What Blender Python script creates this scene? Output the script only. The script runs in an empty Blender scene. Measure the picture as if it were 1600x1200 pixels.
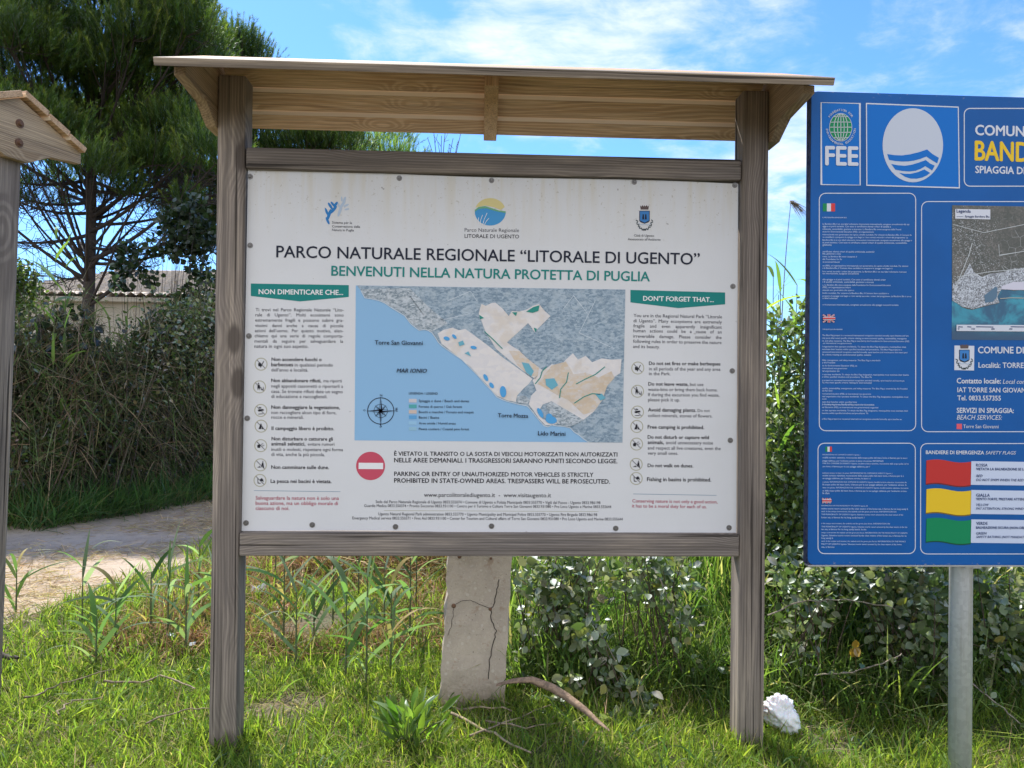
import bpy, bmesh, math, random
import numpy as np
from mathutils import Matrix, Vector
from mathutils.geometry import tessellate_polygon

# ------------------------------------------------------------------ camera, sky, sun, exposure
S = bpy.context.scene
COL = S.collection
F = 1200.0                                       # focal length in photo pixels (photo is 1600 wide)
CAM = Vector((-.0615, -2.7205, 1.25))
YAW, PITCH, ROLL = .0451, .0088, .0113
_fw = Vector((math.sin(YAW)*math.cos(PITCH), math.cos(YAW)*math.cos(PITCH), math.sin(PITCH)))
_r0 = Vector((math.cos(YAW), -math.sin(YAW), 0)); _u0 = _r0.cross(_fw)
_rt = _r0*math.cos(ROLL)+_u0*math.sin(ROLL); _up = -_r0*math.sin(ROLL)+_u0*math.cos(ROLL)
cd = bpy.data.cameras.new('camera'); cam = bpy.data.objects.new('camera', cd); COL.objects.link(cam)
cd.sensor_width = 36; cd.lens = 36*F/1600; cd.clip_start = .05; cd.clip_end = 600
cam.matrix_world = Matrix(((_rt.x, _up.x, -_fw.x, CAM.x), (_rt.y, _up.y, -_fw.y, CAM.y), (_rt.z, _up.z, -_fw.z, CAM.z), (0, 0, 0, 1)))
S.camera = cam

SUN_EL, SUN_AZ = math.radians(52), math.atan2(-.46, .888)      # behind the board, to the left (azimuth from +Y towards +X)
SUN_DIR = Vector((math.sin(SUN_AZ)*math.cos(SUN_EL), math.cos(SUN_AZ)*math.cos(SUN_EL), math.sin(SUN_EL)))
sd = bpy.data.lights.new('sun', 'SUN'); sun = bpy.data.objects.new('sun', sd); COL.objects.link(sun)
sd.energy = 5.0; sd.angle = math.radians(.5); sd.color = (1, .95, .86)
sun.rotation_euler = SUN_DIR.to_track_quat('Z', 'Y').to_euler(); sun.location = (-6, 6, 9)
SKY_STRENGTH = .15
S.view_settings.view_transform = 'Standard'; S.view_settings.look = 'None'
S.view_settings.exposure = .75; S.view_settings.gamma = 1
S.cycles.max_bounces = 8; S.cycles.transparent_max_bounces = 8
S.cycles.use_denoising = True

class NT:
    """small helper to write node trees"""
    def __init__(s, tree): s.t = tree; s.n = tree.nodes; s.l = tree.links
    def new(s, kind, **kw):
        n = s.n.new(kind)
        for k, v in kw.items(): setattr(n, k, v)
        return n
    def put(s, sock, v):
        if isinstance(v, bpy.types.NodeSocket): s.l.new(v, sock)
        elif isinstance(v, (tuple, list)) and len(v) == 3 and sock.type == 'RGBA': sock.default_value = (*v, 1)
        else: sock.default_value = v
    def math(s, op, a, b=None, c=None, clamp=False):
        n = s.new('ShaderNodeMath', operation=op); n.use_clamp = clamp
        for i, v in enumerate((a, b, c)):
            if v is not None: s.put(n.inputs[i], v)
        return n.outputs[0]
    def vmath(s, op, a, b=None):
        n = s.new('ShaderNodeVectorMath', operation=op); s.put(n.inputs[0], a)
        if b is not None: s.put(n.inputs[1], b)
        return n.outputs['Value'] if op in ('DOT_PRODUCT', 'LENGTH', 'DISTANCE') else n.outputs['Vector']
    def mix(s, f, a, b, mode='MIX'):
        n = s.new('ShaderNodeMix', data_type='RGBA', blend_type=mode)
        s.put(n.inputs[0], f); s.put(n.inputs[6], a); s.put(n.inputs[7], b); return n.outputs[2]
    def noise(s, vec, scale, detail=4, rough=.55, dist=0):
        n = s.new('ShaderNodeTexNoise'); s.put(n.inputs['Vector'], vec); n.inputs['Scale'].default_value = scale
        n.inputs['Detail'].default_value = detail; n.inputs['Roughness'].default_value = rough; n.inputs['Distortion'].default_value = dist
        return n.outputs[0]
    def voro(s, vec, scale, feature='F1', rnd=1, out='Distance'):
        n = s.new('ShaderNodeTexVoronoi', feature=feature); s.put(n.inputs['Vector'], vec); n.inputs['Scale'].default_value = scale
        n.inputs['Randomness'].default_value = rnd; return n.outputs[out]
    def ramp(s, v, lo, hi):                       # smoothstep
        n = s.new('ShaderNodeMapRange', interpolation_type='SMOOTHSTEP'); s.put(n.inputs[0], v)
        n.inputs[1].default_value = lo; n.inputs[2].default_value = hi; return n.outputs[0]
    def bump(s, h, strength, dist=.01):
        n = s.new('ShaderNodeBump'); n.inputs['Strength'].default_value = strength; n.inputs['Distance'].default_value = dist
        s.put(n.inputs['Height'], h); return n.outputs[0]

# --- the sky: Nishita plus wispy clouds placed by direction
W = bpy.data.worlds.new('World'); S.world = W; W.use_nodes = True
k = NT(W.node_tree); bg = W.node_tree.nodes['Background']
sky = k.new('ShaderNodeTexSky', sky_type='NISHITA'); sky.sun_disc = False
sky.sun_elevation = SUN_EL; sky.sun_rotation = SUN_AZ; sky.altitude = 0; sky.air_density = 1.0; sky.dust_density = .25; sky.ozone_density = 2.0
tc = k.new('ShaderNodeTexCoord'); dvec = tc.outputs['Generated']
sep = k.new('ShaderNodeSeparateXYZ'); k.put(sep.inputs[0], dvec)
zz = k.math('ADD', k.math('MAXIMUM', sep.outputs[2], 0), .12)
cmb = k.new('ShaderNodeCombineXYZ'); k.put(cmb.inputs[0], k.math('DIVIDE', sep.outputs[0], zz)); k.put(cmb.inputs[1], k.math('DIVIDE', sep.outputs[1], zz))
flat = cmb.outputs[0]
def pxdir(x, y):
    d = _fw*F+_rt*(x-800)+_up*(600-y); d.normalize(); return tuple(d)
n1 = k.noise(flat, 1.5, 9, .64, .5); n2 = k.noise(flat, 5.5, 7, .62, .5)
nn = k.math('ADD', k.math('MULTIPLY', n1, .66), k.math('MULTIPLY', n2, .34))
banks = None
for (x, y, c0, c1, w) in ((900, -10, .955, .998, 1.18), (1080, 50, .972, .999, 1.05), (740, 30, .985, .9995, .8), (700, -120, .955, .995, 1.0), (1250, 240, .985, .9995, 1.0), (1480, 60, .972, .998, .75), (1130, 420, .975, .998, .7), (560, 60, .99, .9996, .3), (-300, 300, .93, .99, .7), (2000, 150, .92, .99, .9), (250, 330, .975, .998, .55)):
    m = k.math('MULTIPLY', k.ramp(k.vmath('DOT_PRODUCT', dvec, pxdir(x, y)), c0, c1), w)
    banks = m if banks is None else k.math('MAXIMUM', banks, m)
south_fill = k.math('MULTIPLY', k.ramp(sep.outputs[1], .1, -.5), 1.35)          # unseen cloud added behind the camera as white fill light
banks = k.math('MAXIMUM', banks, south_fill)
cl = k.ramp(k.math('ADD', nn, k.math('MULTIPLY', k.math('SUBTRACT', banks, 1), .36)), .41, .68)
cl = k.math('MULTIPLY', cl, .88)
hz = k.ramp(sep.outputs[2], .30, -.02)
tint = k.mix(1.0, sky.outputs[0], (.45, .71, 1.06), 'MULTIPLY')
skyc = k.mix(k.math('MULTIPLY', hz, .3), tint, (2.3, 3.4, 5.2))
cloudc = k.mix(k.ramp(sep.outputs[1], .3, -.4), (4.8, 4.95, 5.3), (7.6, 7.5, 7.5))  # unseen clouds behind the camera set brighter to fill the shaded board
skyc = k.mix(cl, skyc, cloudc)
k.put(bg.inputs[0], skyc); bg.inputs[1].default_value = SKY_STRENGTH

# ------------------------------------------------------------------ helpers
random.seed(7); RNG = np.random.default_rng(11)
def at(x, y, Y):                                  # photo pixel -> point on the plane y = Y
    d = _fw*F+_rt*(x-800)+_up*(600-y); return CAM+d*((Y-CAM.y)/d.y)
def gp(x, y, z=0.0):                              # photo pixel -> point on the ground
    d = _fw*F+_rt*(x-800)+_up*(600-y); return CAM+d*((z-CAM.z)/d.z)
def tag(o, label=None, cat=None, group=None, kind=None):
    if label: o['label'] = label
    if cat: o['category'] = cat
    if group: o['group'] = group
    if kind: o['kind'] = kind
    return o
def empty(name, loc=(0, 0, 0), rz=0, label=None, cat=None, group=None):
    o = bpy.data.objects.new(name, None); COL.objects.link(o); o.location = loc; o.rotation_euler = (0, 0, rz)
    o.empty_display_size = .1
    return tag(o, label, cat, group)
def link(name, me, mats, parent=None):
    o = bpy.data.objects.new(name, me); COL.objects.link(o)
    for m in (mats if isinstance(mats, (list, tuple)) else [mats]): me.materials.append(m)
    if parent: o.parent = parent
    return o
def mesh_np(name, V, faces, mat, parent=None, colors=None, smooth=False):
    """faces: list of int arrays (n,3) or (n,4)"""
    me = bpy.data.meshes.new(name); V = np.asarray(V, np.float32)
    faces = [np.asarray(f, np.int32) for f in faces if len(f)]
    loops = np.concatenate([f.ravel() for f in faces]); tot = np.concatenate([np.full(len(f), f.shape[1], np.int32) for f in faces])
    start = np.concatenate([[0], np.cumsum(tot)[:-1]]).astype(np.int32)
    me.vertices.add(len(V)); me.vertices.foreach_set('co', V.ravel())
    me.loops.add(len(loops)); me.loops.foreach_set('vertex_index', loops)
    me.polygons.add(len(tot)); me.polygons.foreach_set('loop_start', start); me.polygons.foreach_set('loop_total', tot)
    if smooth: me.polygons.foreach_set('use_smooth', np.ones(len(tot), bool))
    if colors is not None:
        a = me.color_attributes.new('Col', 'FLOAT_COLOR', 'POINT')
        c = np.ones((len(V), 4), np.float32); c[:, :3] = colors; a.data.foreach_set('color', c.ravel())
    me.update(calc_edges=True); me.validate()
    return link(name, me, mat, parent)
def bm_obj(name, bm, mat, parent=None, bevel=0, smooth=False):
    if bevel:
        bmesh.ops.bevel(bm, geom=[e for e in bm.edges], offset=bevel, segments=2, affect='EDGES', profile=.6)
    bmesh.ops.recalc_face_normals(bm, faces=bm.faces)
    me = bpy.data.meshes.new(name); bm.to_mesh(me); bm.free()
    if smooth:
        for p in me.polygons: p.use_smooth = True
    return link(name, me, mat, parent)
def add_box(bm, lo, hi, M=None):
    v = [bm.verts.new((x, y, z)) for x in (lo[0], hi[0]) for y in (lo[1], hi[1]) for z in (lo[2], hi[2])]
    for f in ((0, 1, 3, 2), (4, 6, 7, 5), (0, 4, 5, 1), (2, 3, 7, 6), (0, 2, 6, 4), (1, 5, 7, 3)): bm.faces.new([v[i] for i in f])
    if M: bmesh.ops.transform(bm, matrix=M, verts=v)
    return v
def box_obj(name, lo, hi, mat, parent=None, bevel=.003, M=None, subdiv=0):
    bm = bmesh.new(); add_box(bm, lo, hi, M); return bm_obj(name, bm, mat, parent, bevel)
def add_prism(bm, pts, axis, a, b):
    """extrude polygon pts (2D) along axis 0/1/2 from a to b"""
    def p3(p, t):
        q = list(p); q.insert(axis, t); return q
    A = [bm.verts.new(p3(p, a)) for p in pts]; B = [bm.verts.new(p3(p, b)) for p in pts]; n = len(pts)
    bm.faces.new(A); bm.faces.new(B[::-1])
    for i in range(n): bm.faces.new((A[i], B[i], B[(i+1) % n], A[(i+1) % n]))
def add_cyl(bm, c, axis, r, h, seg=16, r2=None):
    r2 = r if r2 is None else r2; ax = Vector(axis).normalized(); q = ax.to_track_quat('Z', 'Y')
    A = [bm.verts.new(Vector(c)+q@Vector((r*math.cos(t), r*math.sin(t), 0))) for t in np.linspace(0, 2*math.pi, seg, endpoint=False)]
    B = [bm.verts.new(Vector(c)+q@Vector((r2*math.cos(t), r2*math.sin(t), h))) for t in np.linspace(0, 2*math.pi, seg, endpoint=False)]
    bm.faces.new(A[::-1]); bm.faces.new(B)
    for i in range(seg): bm.faces.new((A[i], A[(i+1) % seg], B[(i+1) % seg], B[i]))

class Acc:
    """collects numpy geometry into one mesh"""
    def __init__(s): s.V = []; s.T = []; s.Q = []; s.C = []; s.n = 0
    def add(s, V, faces, C):
        V = np.asarray(V, float).reshape(-1, 3); s.V.append(V)
        f = np.asarray(faces, int)+s.n
        (s.Q if f.shape[1] == 4 else s.T).append(f); s.C.append(np.broadcast_to(C, V.shape)); s.n += len(V)
    def build(s, name, mat, parent=None, smooth=True):
        f = []
        if s.T: f.append(np.concatenate(s.T))
        if s.Q: f.append(np.concatenate(s.Q))
        return mesh_np(name, np.concatenate(s.V), f, mat, parent, np.concatenate(s.C), smooth)
    def tube(s, P, R, col=(.2, .15, .1), seg=6):
        P = np.asarray(P, float); n = len(P); R = np.broadcast_to(R, (n,)).astype(float)
        T = np.gradient(P, axis=0); T /= np.linalg.norm(T, axis=1)[:, None]+1e-9
        ref = np.where(np.abs(T[:, 2:3]) > .9, np.array([[1., 0, 0]]), np.array([[0, 0, 1.]]))
        A = np.cross(T, ref); A /= np.linalg.norm(A, axis=1)[:, None]+1e-9; B = np.cross(T, A)
        t = np.linspace(0, 2*np.pi, seg, endpoint=False)
        V = P[:, None]+R[:, None, None]*(np.cos(t)[None, :, None]*A[:, None]+np.sin(t)[None, :, None]*B[:, None])
        i, j = np.meshgrid(np.arange(n-1), np.arange(seg), indexing='ij'); j2 = (j+1) % seg
        fc = np.stack([i*seg+j, i*seg+j2, (i+1)*seg+j2, (i+1)*seg+j], -1).reshape(-1, 4)
        s.add(V, fc, np.asarray(col))
    def blades(s, P, D, L, Wd, droop, C, segs=3, prof=None):
        """P bases, D initial directions, L lengths, Wd widths, droop sag; C colours"""
        N = len(P); D = D/np.linalg.norm(D, axis=1)[:, None]
        side = np.cross(D, RNG.normal(size=(N, 3))); h = np.cross(D, np.array([0, 0, 1.]))
        hn = np.linalg.norm(h, axis=1)[:, None]; side = np.where(hn > .15, h/np.maximum(hn, 1e-6)+.5*side, side)
        side /= np.linalg.norm(side, axis=1)[:, None]+1e-9
        t = np.linspace(0, 1, segs+1); prof = prof if prof is not None else np.clip(1-t**2.2, .04, 1)*np.clip(.55+2*t, 0, 1)
        hor = D.copy(); hor[:, 2] = 0
        c = P[:, None]+D[:, None]*(L[:, None]*t)[..., None]
        sag = (droop*L)[:, None]*t**2
        c[:, :, 2] -= sag; c += hor[:, None]*(sag*.6)[..., None]
        w = side[:, None]*(Wd[:, None]*.5*prof[None])[..., None]
        V = np.stack([c-w, c+w], 2)              # N, segs+1, 2, 3
        b = (np.arange(N)*(segs+1)*2)[:, None]; i = np.arange(segs)[None]*2
        fc = np.stack([b+i, b+i+1, b+i+3, b+i+2], -1).reshape(-1, 4)
        s.add(V, fc, np.repeat(np.asarray(C), (segs+1)*2, axis=0))
    def leaves(s, P, A, Nn, size, C, template):
        """P positions (n,3), A long axes, Nn normals; template (verts, faces)"""
        TV, TF = template; N = len(P)
        A = A/np.linalg.norm(A, axis=1)[:, None]; B = np.cross(Nn, A); B /= np.linalg.norm(B, axis=1)[:, None]+1e-9; Cn = np.cross(A, B)
        V = P[:, None]+size[:, None, None]*(TV[None, :, 0:1]*B[:, None]+TV[None, :, 1:2]*A[:, None]+TV[None, :, 2:3]*Cn[:, None])
        fc = (np.arange(N)[:, None, None]*len(TV)+TF[None]).reshape(-1, TF.shape[1])
        s.add(V, fc, np.repeat(np.asarray(C), len(TV), axis=0))
def leaf_template(wid, prof, fold=.12, curl=.12):
    t = np.linspace(0, 1, len(prof)); V = []
    for ti, p in zip(t, prof): V += [(-wid*p*.5, ti, fold*p*.5-curl*ti**2), (0, ti, -curl*ti**2), (wid*p*.5, ti, fold*p*.5-curl*ti**2)]
    Fc = []
    for i in range(len(prof)-1):
        a = i*3; Fc += [(a, a+1, a+4, a+3), (a+1, a+2, a+5, a+4)]
    return np.array(V, float), np.array(Fc)
OVAL = leaf_template(.72, (.12, .8, 1, .72, .06), .22, .18)
LANCE = leaf_template(.28, (.2, .8, 1, .7, .05), .1, .25)
ROUND = leaf_template(.95, (.3, .95, 1, .7, .1), .1, .1)
def rnd(n, a, b): return RNG.uniform(a, b, n)
def unit(n):
    v = RNG.normal(size=(n, 3)); return v/np.linalg.norm(v, axis=1)[:, None]
def pal(n, cols, w=None, jit=.18):
    cols = np.array(cols); c = cols[RNG.choice(len(cols), n, p=None if w is None else np.array(w)/sum(w))]
    return np.clip(c*(1+RNG.normal(0, jit, (n, 1)))*(1+RNG.normal(0, .06, (n, 3))), .005, .9)

# ------------------------------------------------------------------ materials
_M = {}
def mat(name, rgb, rough=.6, metal=0, spec=.5, bumpy=None):
    if name in _M: return _M[name]
    m = bpy.data.materials.new(name); m.use_nodes = True; b = m.node_tree.nodes['Principled BSDF']
    b.inputs['Base Color'].default_value = (*rgb, 1); b.inputs['Roughness'].default_value = rough; b.inputs['Metallic'].default_value = metal
    b.inputs['Specular IOR Level'].default_value = spec
    _M[name] = m; return m
def srgb(r, g, b):
    f = lambda c: (c/255/12.92 if c <= 10 else ((c/255+.055)/1.055)**2.4); return (f(r), f(g), f(b))
def nmat(name):
    m = bpy.data.materials.new(name); m.use_nodes = True; kk = NT(m.node_tree); b = m.node_tree.nodes['Principled BSDF']; return m, kk, b
def wood(axis, tone):
    """weathered softwood; axis = grain direction in object space"""
    key = f'weathered wood {axis} {tone}'
    if key in _M: return _M[key]
    m, k, b = nmat(key)
    co = k.new('ShaderNodeTexCoord').outputs['Object']
    sp = k.new('ShaderNodeSeparateXYZ'); k.put(sp.inputs[0], co)
    o = {'X': (0, 1, 2), 'Y': (1, 0, 2), 'Z': (2, 0, 1)}[axis]
    a, u, v = (sp.outputs[i] for i in o)
    def vec(sa, su, sv):
        c = k.new('ShaderNodeCombineXYZ'); k.put(c.inputs[0], k.math('MULTIPLY', a, sa)); k.put(c.inputs[1], k.math('MULTIPLY', u, su)); k.put(c.inputs[2], k.math('MULTIPLY', v, sv)); return c.outputs[0]
    fresh = tone in ('warm', 'straw', 'edge')
    kn = k.voro(vec(2.3, 5.2, 5.2), 1.0)                                   # knots
    knot = k.ramp(kn, .11 if fresh else .16, .05 if fresh else .09); swirl = k.ramp(kn, .34 if fresh else .42, .05)
    low = k.noise(vec(1.1, 4, 4), 1.0, 3, .5)
    fold = lambda s_, off: k.math('ABSOLUTE', k.math('ADD', s_, off))
    r = k.math('SQRT', k.math('ADD', k.math('POWER', k.math('ADD', u, .013), 2.0), k.math('POWER', k.math('ADD', v, .031), 2.0)))
    r = k.math('ADD', r, k.math('MULTIPLY', low, .055 if fresh else .030)); r = k.math('ADD', r, k.math('MULTIPLY', swirl, .035))
    ring = k.math('SINE', k.math('MULTIPLY', r, 980.0 if fresh else 620.0)); ring = k.ramp(ring, -.6, 1.0)
    fib = k.noise(vec(5, 260, 260), 1.0, 4, .65)
    fib2 = k.noise(vec(1.3, 60, 60), 1.0, 5, .7)
    crack = k.ramp(k.noise(vec(.9, 75, 75), 1.0, 2, .5, .3), .40, .32)
    streak = k.ramp(k.noise(vec(.55, 24, 24), 1.0, 4, .6), .40, .64)
    wea = k.noise(vec(1.6, 9, 9), 1.0, 5, .6)
    T = {'grey': ((.45, .385, .32), (.235, .195, .165), (.50, .415, .325)),
         'beam': ((.41, .355, .31), (.185, .158, .14), (.46, .38, .30)),
         'pale': ((.52, .435, .34), (.32, .26, .20), (.54, .43, .32)),
         'warm': ((.84, .59, .37), (.54, .33, .175), (.84, .60, .38)),
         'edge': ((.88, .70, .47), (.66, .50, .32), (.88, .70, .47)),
         'straw': ((.60, .47, .32), (.35, .25, .155), (.64, .49, .32))}[tone]
    c = k.mix(k.math('MULTIPLY', ring, .50 if fresh else .45), T[1], T[0])
    c = k.mix(k.ramp(wea, .42, .68), c, k.mix(k.math('MULTIPLY', ring, .6), k.mix(.5, T[1], T[2]), T[2]))
    c = k.mix(k.math('MULTIPLY', k.ramp(fib, .62, .38), .55), c, k.mix(.6, c, (.05, .042, .036)))
    c = k.mix(k.math('MULTIPLY', k.ramp(fib2, .46, .34), .12 if fresh else .5), c, (.085, .078, .075))
    c = k.mix(k.math('MULTIPLY', streak, .06 if fresh else .60), c, (.105, .088, .076))
    c = k.mix(k.math('MULTIPLY', crack, .3 if fresh else .9), c, (.03, .024, .02))
    c = k.mix(k.math('MULTIPLY', knot, .78), c, (.075, .045, .027) if tone in ('warm', 'straw', 'edge') else (.07, .055, .045))
    k.put(b.inputs['Base Color'], c); b.inputs['Roughness'].default_value = .78; b.inputs['Specular IOR Level'].default_value = .25
    h = k.math('ADD', k.math('MULTIPLY', ring, .25), k.math('SUBTRACT', k.math('MULTIPLY', fib2, .9), crack))
    k.put(b.inputs['Normal'], k.bump(h, .5, .0025))
    _M[key] = m; return m
def leafmat(name, trans=.4, gloss=.12, rough=.45, thr=1.25):
    """thin leaf: per-leaf colour from the mesh, diffuse + translucent + a little gloss"""
    if name in _M: return _M[name]
    m = bpy.data.materials.new(name); m.use_nodes = True; k = NT(m.node_tree); m.node_tree.nodes.remove(m.node_tree.nodes['Principled BSDF'])
    at_ = k.new('ShaderNodeVertexColor', layer_name='Col').outputs[0]
    d = k.new('ShaderNodeBsdfDiffuse'); k.put(d.inputs[0], at_)
    t = k.new('ShaderNodeBsdfTranslucent'); k.put(t.inputs[0], k.mix(1.0, at_, (1.15*thr, 1.3*thr, .62*thr), 'MULTIPLY'))
    g = k.new('ShaderNodeBsdfGlossy'); g.inputs['Roughness'].default_value = rough; g.inputs[0].default_value = (.8, .85, .9, 1)
    a = k.new('ShaderNodeMixShader'); a.inputs[0].default_value = trans; k.put(a.inputs[1], d.outputs[0]); k.put(a.inputs[2], t.outputs[0])
    fr = k.new('ShaderNodeLayerWeight'); fr.inputs[0].default_value = .35
    e = k.new('ShaderNodeMixShader'); k.put(e.inputs[0], k.math('MULTIPLY', fr.outputs['Fresnel'], gloss)); k.put(e.inputs[1], a.outputs[0]); k.put(e.inputs[2], g.outputs[0])
    k.put(m.node_tree.nodes['Material Output'].inputs[0], e.outputs[0]); _M[name] = m; return m
def barkmat(name):
    if name in _M: return _M[name]
    m, k, b = nmat(name); at_ = k.new('ShaderNodeVertexColor', layer_name='Col').outputs[0]
    n = k.noise(k.new('ShaderNodeTexCoord').outputs['Object'], 30, 5, .7)
    k.put(b.inputs['Base Color'], k.mix(k.ramp(n, .35, .65), k.mix(.55, at_, (.01, .01, .01)), at_)); b.inputs['Roughness'].default_value = .85
    k.put(b.inputs['Normal'], k.bump(n, .6, .02)); _M[name] = m; return m
LEAF = leafmat('bramble leaf', .36, .12, .5); GRASS = leafmat('grass blade', .52, .12, .45, 1.6); NEEDLE = leafmat('pine needle', .38, .10, .5); BARK = barkmat('bark'); DRY = leafmat('dry straw', .25, .05, .6)
STEM = barkmat('stem')

# ------------------------------------------------------------------ ground and path
def ground_h(x, y):
    return (.018*np.sin(1.3*x+.4)*np.cos(1.1*y)+.012*np.sin(3.1*x+1.7*y))*np.clip((np.hypot(x, y+2.7)-1.5)/2, 0, 1) - .085*np.clip((x-1.2)/.35, 0, 1)*np.clip((1.2-y)/.8, 0, 1) - .045*np.clip((x-.35)/.5, 0, 1)*np.clip((.8-y)/.6, 0, 1)*np.clip((2-x)/.4, 0, 1) - .012*np.clip((.2-y)/.2, 0, 1)*(x < -.5)
def grid_sheet(xs, ys, lift=0):
    X, Y = np.meshgrid(xs, ys, indexing='ij'); V = np.stack([X, Y, ground_h(X, Y)+lift], -1).reshape(-1, 3)
    nx, ny = len(xs), len(ys); i, j = np.meshgrid(np.arange(nx-1), np.arange(ny-1), indexing='ij'); a = i*ny+j
    return V, np.stack([a, a+ny, a+ny+1, a+1], -1).reshape(-1, 4)
m, k, b = nmat('soil'); co = k.new('ShaderNodeTexCoord').outputs['Object']
na = k.noise(co, 2.2, 6, .6); nb = k.noise(co, 45, 5, .65)
c = k.mix(k.ramp(na, .35, .65), (.115, .085, .048), (.07, .068, .03)); c = k.mix(k.ramp(nb, .4, .7), c, (.20, .16, .10))
k.put(b.inputs['Base Color'], c); b.inputs['Roughness'].default_value = .95; k.put(b.inputs['Normal'], k.bump(nb, .8, .02)); SOIL = m
near = np.linspace(-9, 9, 181); far = np.array([14, 25, 50, 110, 250.])
V, Fq = grid_sheet(np.concatenate([-far[::-1], near, far]), np.concatenate([-far[::-1], np.linspace(-9, 15, 121), far+8]))
tag(mesh_np('ground', V, [Fq], SOIL, smooth=True), kind='structure')
m, k, b = nmat('sandy track'); co = k.new('ShaderNodeTexCoord').outputs['Object']
na = k.noise(co, 1.7, 6, .62); nb = k.noise(co, 70, 4, .7); nc = k.noise(co, 9, 5, .7)
c = k.mix(k.ramp(na, .35, .68), (.42, .325, .235), (.50, .40, .30)); c = k.mix(k.math('MULTIPLY', k.ramp(nc, .48, .66), .5), c, (.28, .21, .14)); c = k.mix(k.math('MULTIPLY', k.ramp(nb, .56, .72), .4), c, (.2, .16, .12))
k.put(b.inputs['Base Color'], c); b.inputs['Roughness'].default_value = .95; k.put(b.inputs['Normal'], k.bump(k.math('ADD', nb, k.math('MULTIPLY', nc, 2)), .7, .02)); TRACK = m
def path_edges(t):                                # t along the path (world y)
    near_x = np.interp(t, [-3, 0, 1.6, 3.8, 6.8, 10, 16], [-4.6, -3.2, -2.34, -1.98, -1.7, -1.1, .6])
    far_x = np.interp(t, [-3, 0, 1.6, 4.05, 6.8, 10, 16], [-7.0, -5.9, -5.1, -4.25, -3.25, -2.6, -.8])
    return near_x, far_x
ts = np.linspace(-3, 16, 96); pv = []
for t in ts:
    nx_, fx_ = path_edges(t); nx_ += .10*math.sin(t*2.3)+.05*math.sin(t*7.1); fx_ += .08*math.sin(t*1.9+1)
    for s_ in np.linspace(0, 1, 9):
        x = fx_+(nx_-fx_)*s_; pv.append((x, t, float(ground_h(x, t))+.006-.014*math.sin(math.pi*s_)*0+.004*math.sin(9*s_+t)))
i, j = np.meshgrid(np.arange(len(ts)-1), np.arange(8), indexing='ij'); a = i*9+j
tag(mesh_np('path', pv, [np.stack([a, a+1, a+10, a+9], -1).reshape(-1, 4)], TRACK, smooth=True), kind='structure')
def on_path(x, y, grow=0.0):
    n_, f_ = path_edges(y); return (x > f_-grow) & (x < n_+grow)

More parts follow.
